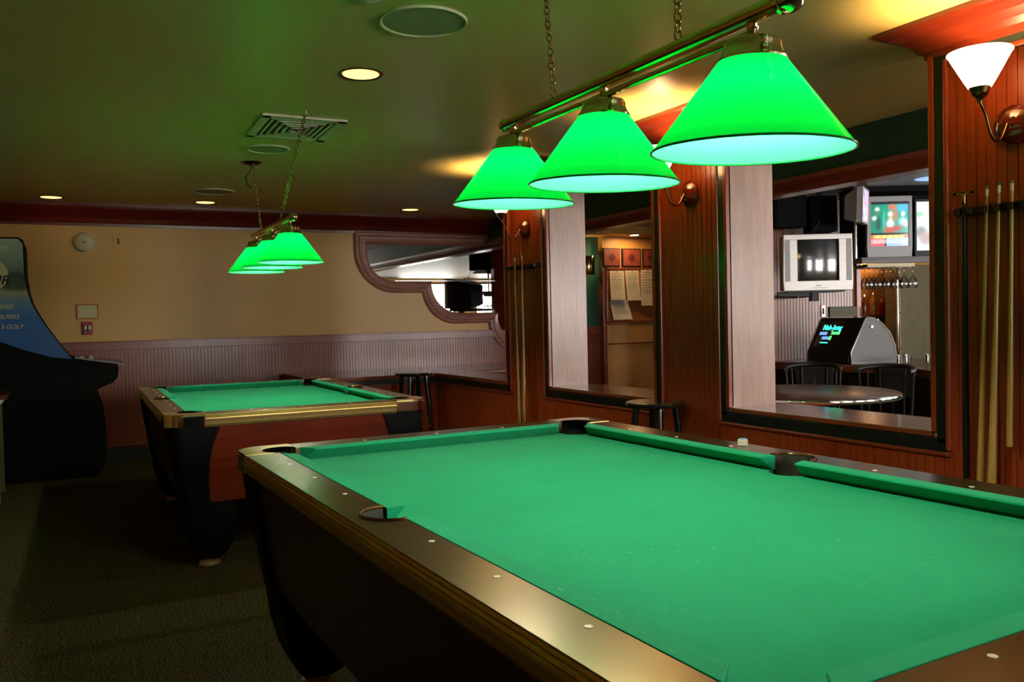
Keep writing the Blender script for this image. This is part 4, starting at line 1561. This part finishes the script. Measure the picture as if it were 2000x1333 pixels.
# local x runs left to right as seen, y away
MB().box(-.06, 1.05, -.16, .35, 1.660, 1.682).build('shelf', M['greyplastic'], cano, .003)
MB().box(-.06, 1.05, -.17, -.155, 1.628, 1.668).build('front_rail', M['greyplastic'], cano, .003)
hood = structure('trim_4', (5.42, 2.11, 0), 'dark hood boards above and behind the bar televisions')
hood.rotation_euler = (0, 0, FY)
MB().box(-.02, 1.05, .37, .41, 1.66, 2.30).build('back_board', M['blackmatte'], hood)
MB().box(-.04, 1.05, -.02, .35, 2.262, 2.30).build('top_board', M['blackmatte'], hood)
for x_ in (-.045, 1.03):
    MB().cyl((x_, .0, 0), .014, 1.68, 2.30, 16).build('post', M['chrome'], hood)
for k_ in range(5):
    MB().box(.0, .40, -.14 + k_ * .09, -.125 + k_ * .09, 1.600, 1.628).build('hanger_rail', M['steel'], cano)


def wine_glass(label, loc):
    t = MB().lathe([(.030, 0), (.030, -.002), (.006, -.006), (.0035, -.012), (.0035, -.075), (.010, -.085), (.028, -.105), (.036, -.13), (.034, -.165), (.030, -.185)], (0, 0, 0), 20).build('wine_glass', M['glass'], None)
    t.location = loc
    return tag(t, label, 'glass', 'stemmed glasses hanging upside down from the bar canopy')


mc = Matrix.Translation((5.42, 2.11, 0)) @ Matrix.Rotation(FY, 4, 'Z')
gl0 = None
for r_ in range(2):
    for i in range(6 if r_ == 0 else 5):
        pz = mc @ Vector((.03 + i * .074 + r_ * .02, -.10 + r_ * .14, 1.600))
        lab = 'stemmed glass hanging upside down from the rack above the game machine'
        if gl0 is None:
            gl0 = wine_glass(lab, pz)
        else:
            g_ = gl0.copy()
            COL.objects.link(g_)
            g_.location = pz
            g_['label'] = lab

# glasses standing on the bar
def tumbler(label, loc, r=.028, h=.075):
    t = MB().lathe([(.0005, .006), (r * .8, .006), (r, h), (r - .002, h), (r * .75, .010), (.0005, .010)], (0, 0, 0), 20).build('tumbler', M['glass'])
    t.location = loc
    return tag(t, label, 'glass', 'tumblers on the bar counter')


for (x_, y_), lab in zip(((5.30, 1.640), (5.345, 1.60), (5.47, 1.50), (5.52, 1.47)),
                         ('leftmost clear tumbler on the bar, nearest the game machine', 'second clear tumbler from the game machine', 'third clear tumbler on the bar, after the gap', 'rightmost clear tumbler on the bar near the opening edge')):
    tumbler(lab, (x_, y_, .79))
tr = thing('bar_tray', 'low grey tray on the bar behind the game machine', 'tray', (5.76, 2.17, .79), FY)
MB().box(-.10, .12, -.08, .08, 0, .045).build('tray', M['greyplastic'], tr, .006)
hl = thing('hurricane_lamp', 'small oil lamp with pale glass chimney and green base on the bar', 'oil lamp', (5.735, 2.15, .835))
MB().lathe([(.0005, 0), (.024, 0), (.024, .07), (.018, .075), (.0005, .075)], (0, 0, 0), 20).build('base', plain('teal_base', srgb(20, 96, 74), .3), hl)
MB().lathe([(.020, .075), (.020, .092), (.0005, .092)], (0, 0, 0), 20).build('collar', M['white'], hl)
MB().lathe([(.018, .09), (.032, .12), (.036, .14), (.030, .165), (.020, .19), (.018, .215), (.020, .22)], (0, 0, 0), 24).build('chimney', M['opal'], hl)

# papers / menu holder standing on the game machine
mh = thing('menu_holder', 'small dark olive menu box standing behind the game screen', 'menu holder', (5.40, 2.28, 1.178), FY)
MB().box(-.125, .115, 0, .05, 0, .095).build('box', plain('olive_card', srgb(74, 72, 38), .5, 0, .2, 40), mh, .003)
MB().box(.115, .16, .0, .05, .0, .085).build('glass_end', M['glass'], mh)

# back bar: shelf, cabinet, bottles, tap, fridge panel
bbs = thing('back_bar_shelf', 'wooden back bar shelf unit behind the bar counter', 'shelf unit', (7.0, 3.15, 0))
MB().box(-.40, .62, 0, .30, 0, .80).build('cabinet', M['sill'], bbs, .004)
MB().box(-.40, .62, -.02, .30, .80, .83).build('top', M['sill'], bbs, .004)
ush = thing('bottle_shelf', 'upper wooden bottle shelf on the amber wall', 'shelf', (7.0, 3.15, 0))
MB().box(-.25, .62, .10, .30, 1.16, 1.185).build('board', M['mahogany_x'], ush, .003)
bcol = [plain('bottle_amber', srgb(120, 50, 14), .15), plain('bottle_red', srgb(110, 22, 14), .15), plain('bottle_dark', srgb(36, 28, 16), .15), plain('bottle_gold', srgb(170, 110, 36), .15)]
bnames = ['amber', 'red', 'dark', 'golden']
spots = ((-.22, .83, 1, 1.25), (-.10, .83, 0, 1.2), (.02, .83, 1, 1.35), (.14, .83, 3, 1.0), (.26, .83, 2, 1.15), (.38, .83, 0, 1.0), (-.15, 1.185, 2, 1.0), (-.02, 1.185, 0, .95), (.12, 1.185, 3, 1.05), (.27, 1.185, 1, .95))
for i, (x_, z_, ci, k_) in enumerate(spots):
    t = thing('liquor_bottle', '%s glass bottle standing on the back bar %s' % (bnames[ci], 'worktop' if z_ < 1 else 'upper shelf'), 'bottle', (7.0 + x_, 3.36 if z_ > 1 else 3.22, z_), 0, 'bottles on the back bar')
    MB().lathe([(.0005, 0), (.034, 0), (.036, .01), (.036, .13 * k_), (.03, .155 * k_), (.013, .18 * k_), (.012, .215 * k_), (.0005, .215 * k_)], (0, 0, 0), 20).build('glass_body', bcol[ci], t)
    MB().cyl((0, 0, 0), .0135, .205 * k_, .23 * k_, 14).build('cap', M['chrome'], t)
sl = thing('fill_strip_light', 'added unseen warm strip light over the back bar bottles', 'light', (7.1, 3.399, 1.78))  # unseen lamp added to brighten the amber back bar
MB().box(-.40, .22, 0, .05, 0, .03).build('housing', M['blackplastic'], sl)
MB().box(-.38, .20, .005, .045, -.006, 0).build('tube', emit('warm_fill_strip', (1.0, .55, .2, 1), 26.0), sl)
fp = thing('steel_cooler', 'tall beige brushed metal cooler panel at the right of the bar', 'cooler', (7.36, 2.95, 0))
MB().box(-.34, .50, 0, .18, 0, 1.70).build('door_panel', M['steel'], fp, .006)
MB().cyl((-.375, .0, 0), .014, .80, 1.56, 14).build('handle_post', M['chrome'], fp)
for z_ in (.82, 1.20, 1.54):
    MB().box(-.375, -.34, -.008, .008, z_ - .01, z_ + .01).build('handle_bracket', M['chrome'], fp)
# glowing shell-shaped lamp on the back bar
bl_ = thing('counter_lamp', 'small glowing amber lamp behind the menu box', 'lamp', (5.80, 2.95, 1.06), 0)
MB().lathe([(.0005, .0), (.05, 0), (.045, .01), (.012, .015), (.010, .09)], (0, 0, 0), 20).build('base', M['oldbrass'], bl_)
MB().tube([(-.13, 0, .13), (-.06, 0, .135), (.0, 0, .135), (.06, 0, .135), (.12, 0, .14)], [.02, .042, .05, .042, .012], 16).build('shade', emit('amber_shade', (1.0, .52, .24, 1), 1.1), bl_)
bst = thing('bar_lamp_stand', 'narrow wooden stand holding the small amber lamp', 'stand', (5.80, 2.95, 0))
MB().box(-.08, .08, -.02, .10, 0, 1.06).build('post', M['mahogany'], bst, .003)

# bar room ceiling fixtures
for x_, y_, lab in ((5.26, 1.68, 'dark unlit recessed light in the pale bar ceiling'),):
    t = thing('recessed_light', lab, 'recessed light', (x_, y_, 2.30))
    MB().lathe([(.0005, .0), (.06, -.002), (.075, -.006), (.085, 0)], (0, 0, 0), 28).build('trim_ring', M['greyplastic'], t)
    MB().lathe([(.0005, -.003), (.06, -.004)], (0, 0, 0), 28).build('lens', M['blackplastic'], t)
t = thing('blue_light', 'recessed light with bluish glow at the right edge of the bar ceiling', 'recessed light', (5.62, 1.57, 2.30))
MB().lathe([(.0005, -.003), (.10, -.005), (.13, 0)], (0, 0, 0), 28).build('lens', emit('blue_glow', (.25, .42, 1, 1), .9), t)

# small wall plate on the beadboard wall
wp = thing('wall_plate', 'small steel switch plate on the beadboard wall below the television', 'switch', (5.71, 2.79, 1.235))
MB().box(-.022, .022, -.006, 0, -.055, .055).build('plate', M['chrome'], wp, .002)
MB().box(-.008, .008, -.012, -.006, -.03, .03).build('switch', M['blackplastic'], wp)

# ================================================================== far end of the bar room: notice wall
YN = 5.60
nw = structure('wall_notice', (5.45, YN, 0), 'amber painted notice wall section')
MB().box(-.34, .9, -.0, .09, 0, 2.2).build('panel', M['tanorange'], nw)
MB().box(-.345, -.30, -.012, .09, 0, 2.03).build('edge_strip', M['sill'], nw, .003)
so = structure('trim_3', (5.4, YN - .32, 2.2), 'tan soffit above the notice wall')
MB().box(-.75, 1.2, 0, .41, 0, .10).build('soffit', M['tan'], so)
cbd = thing('cork_board', 'wood-framed cork board with pinned papers in the bar room', 'cork board', (5.15, YN - .012, 0))
MB().box(.02, .95, 0, .012, 1.17, 1.80).build('cork', M['cork'], cbd)
f = MB()
for x0, x1, z0, z1 in ((0, .97, 1.15, 1.175), (0, .97, 1.80, 1.825), (0, .022, 1.15, 1.825)):
    f.box(x0, x1, -.012, .012, z0, z1)
f.build('frame', M['sill'], cbd, .003)
wbd = thing('acrylic_holder', 'pale framed board with a painted highlight at its left edge below the cork board', 'board', (5.15, YN - .010, 0))
MB().box(.0, .95, 0, .010, .90, 1.13).build('board', M['papertan'] if 'papertan' in M else M['tanorange'], wbd)
f = MB()
for x0, x1, z0, z1 in ((-.01, .96, .885, .905), (-.01, .96, 1.125, 1.14)):
    f.box(x0, x1, -.008, .010, z0, z1)
f.build('frame', M['sill'], wbd, .002)
MB().box(.018, .032, -.010, -.001, .925, 1.115).build('painted_highlight', M['white'], wbd, .002)  # white strip stands in for a vertical highlight on the holder


def paper(x0, x1, z0, z1, sk, label, curl=.02, text=True):
    t = thing('pinned_paper', label, 'paper', ((x0 + x1) / 2, YN - .024, z1), 0, 'papers pinned to the cork board')
    w_, h_ = x1 - x0, z1 - z0
    vs, fs = [], []
    nx, nz = 6, 10
    for j in range(nz + 1):
        for i in range(nx + 1):
            u, v = i / nx, j / nz
            vs.append(((u - .5) * w_ + sk * v, -.001 - curl * v * v * (1 + u * .6), -v * h_))
    for j in range(nz):
        for i in range(nx):
            a = j * (nx + 1) + i
            fs.append((a, a + nx + 1, a + nx + 2, a + 1))
    o = MB().add(vs, fs, True).build('sheet', M['papr'], t)
    if text:
        l_ = MB()
        for q_ in range(9):
            z_ = -.03 - q_ * h_ * .07
            yy = -.0025 - curl * (-z_ / h_) ** 2 * 1.7
            l_.box(-w_ * .38 + sk * (-z_ / h_), w_ * (.38 - .2 * random.random()) + sk * (-z_ / h_), yy - .0008, yy, z_ - .0022, z_ + .0022)
        l_.build('typed_lines', plain('grey_ink', srgb(130, 118, 100), .8), t)
    MB().sphere((0, -.006, -.012), .006, 8, 6).build('pin', M['redplastic'], t)
    return t


paper(5.195, 5.405, 1.43, 1.785, .0, 'leftmost of the three long papers pinned at the top of the board')
paper(5.425, 5.625, 1.42, 1.79, .01, 'middle one of the three long papers on the cork board')
paper(5.66, 5.86, 1.355, 1.80, -.015, 'rightmost long paper, partly cut by the opening edge')
paper(5.19, 5.46, 1.19, 1.425, .03, 'single square paper curling below the long ones', .03)
for x0, x1, lab in ((5.105, 5.355, 'left one of the red framed pictures above the cork board'), (5.385, 5.665, 'middle red framed picture above the cork board'), (5.70, 5.95, 'right red framed picture, partly cut by the opening edge')):
    t = thing('framed_picture', lab, 'framed picture', ((x0 + x1) / 2, YN - .02, 1.835), 0, 'red pictures above the cork board')
    h_ = (x1 - x0) / 2
    MB().box(-h_, h_, -.004, .02, 0, .225).build('frame', M['darkwood'], t, .003)
    MB().box(-h_ + .012, h_ - .012, -.010, -.003, .012, .213).build('picture', M['redbrown'], t)
    MB().lathe([(.05, -.0115), (.0005, -.012)], (0, 0, .11), 20, 'y').build('dark_figure', plain('dark_red', srgb(84, 30, 26), .5), t)
nl = thing('recessed_light', 'warm recessed light above the cork board', 'recessed light', (5.40, YN - .26, 2.2))
MB().lathe([(.0005, -.002), (.05, -.003), (.052, -.001)], (0, 0, 0), 24).build('lens', emit('notice_light', (1.0, .62, .28, 1), 150.0), nl)
MB().lathe([(.052, -.001), (.062, -.006), (.068, 0)], (0, 0, 0), 24).build('trim_ring', M['oldbrass'], nl)
bs = thing('brass_sconce', 'brass cylinder sconce lit on the green wall', 'wall sconce', (4.93, YB - .035, 1.735))
MB().lathe([(.085, 0), (.088, .005), (.088, .225), (.085, .23)], (0, 0, 0), 28, 'z', None, True, False, pi, 2 * pi).build('shield', M['brass'], bs)
MB().sphere((0, -.03, .13), .025, 12, 8).build('bulb', emit('brass_bulb', (1, .75, .35, 1), 90), bs)
MB().box(-.03, .03, 0, .035, .05, .18).build('backplate', M['oldbrass'], bs)
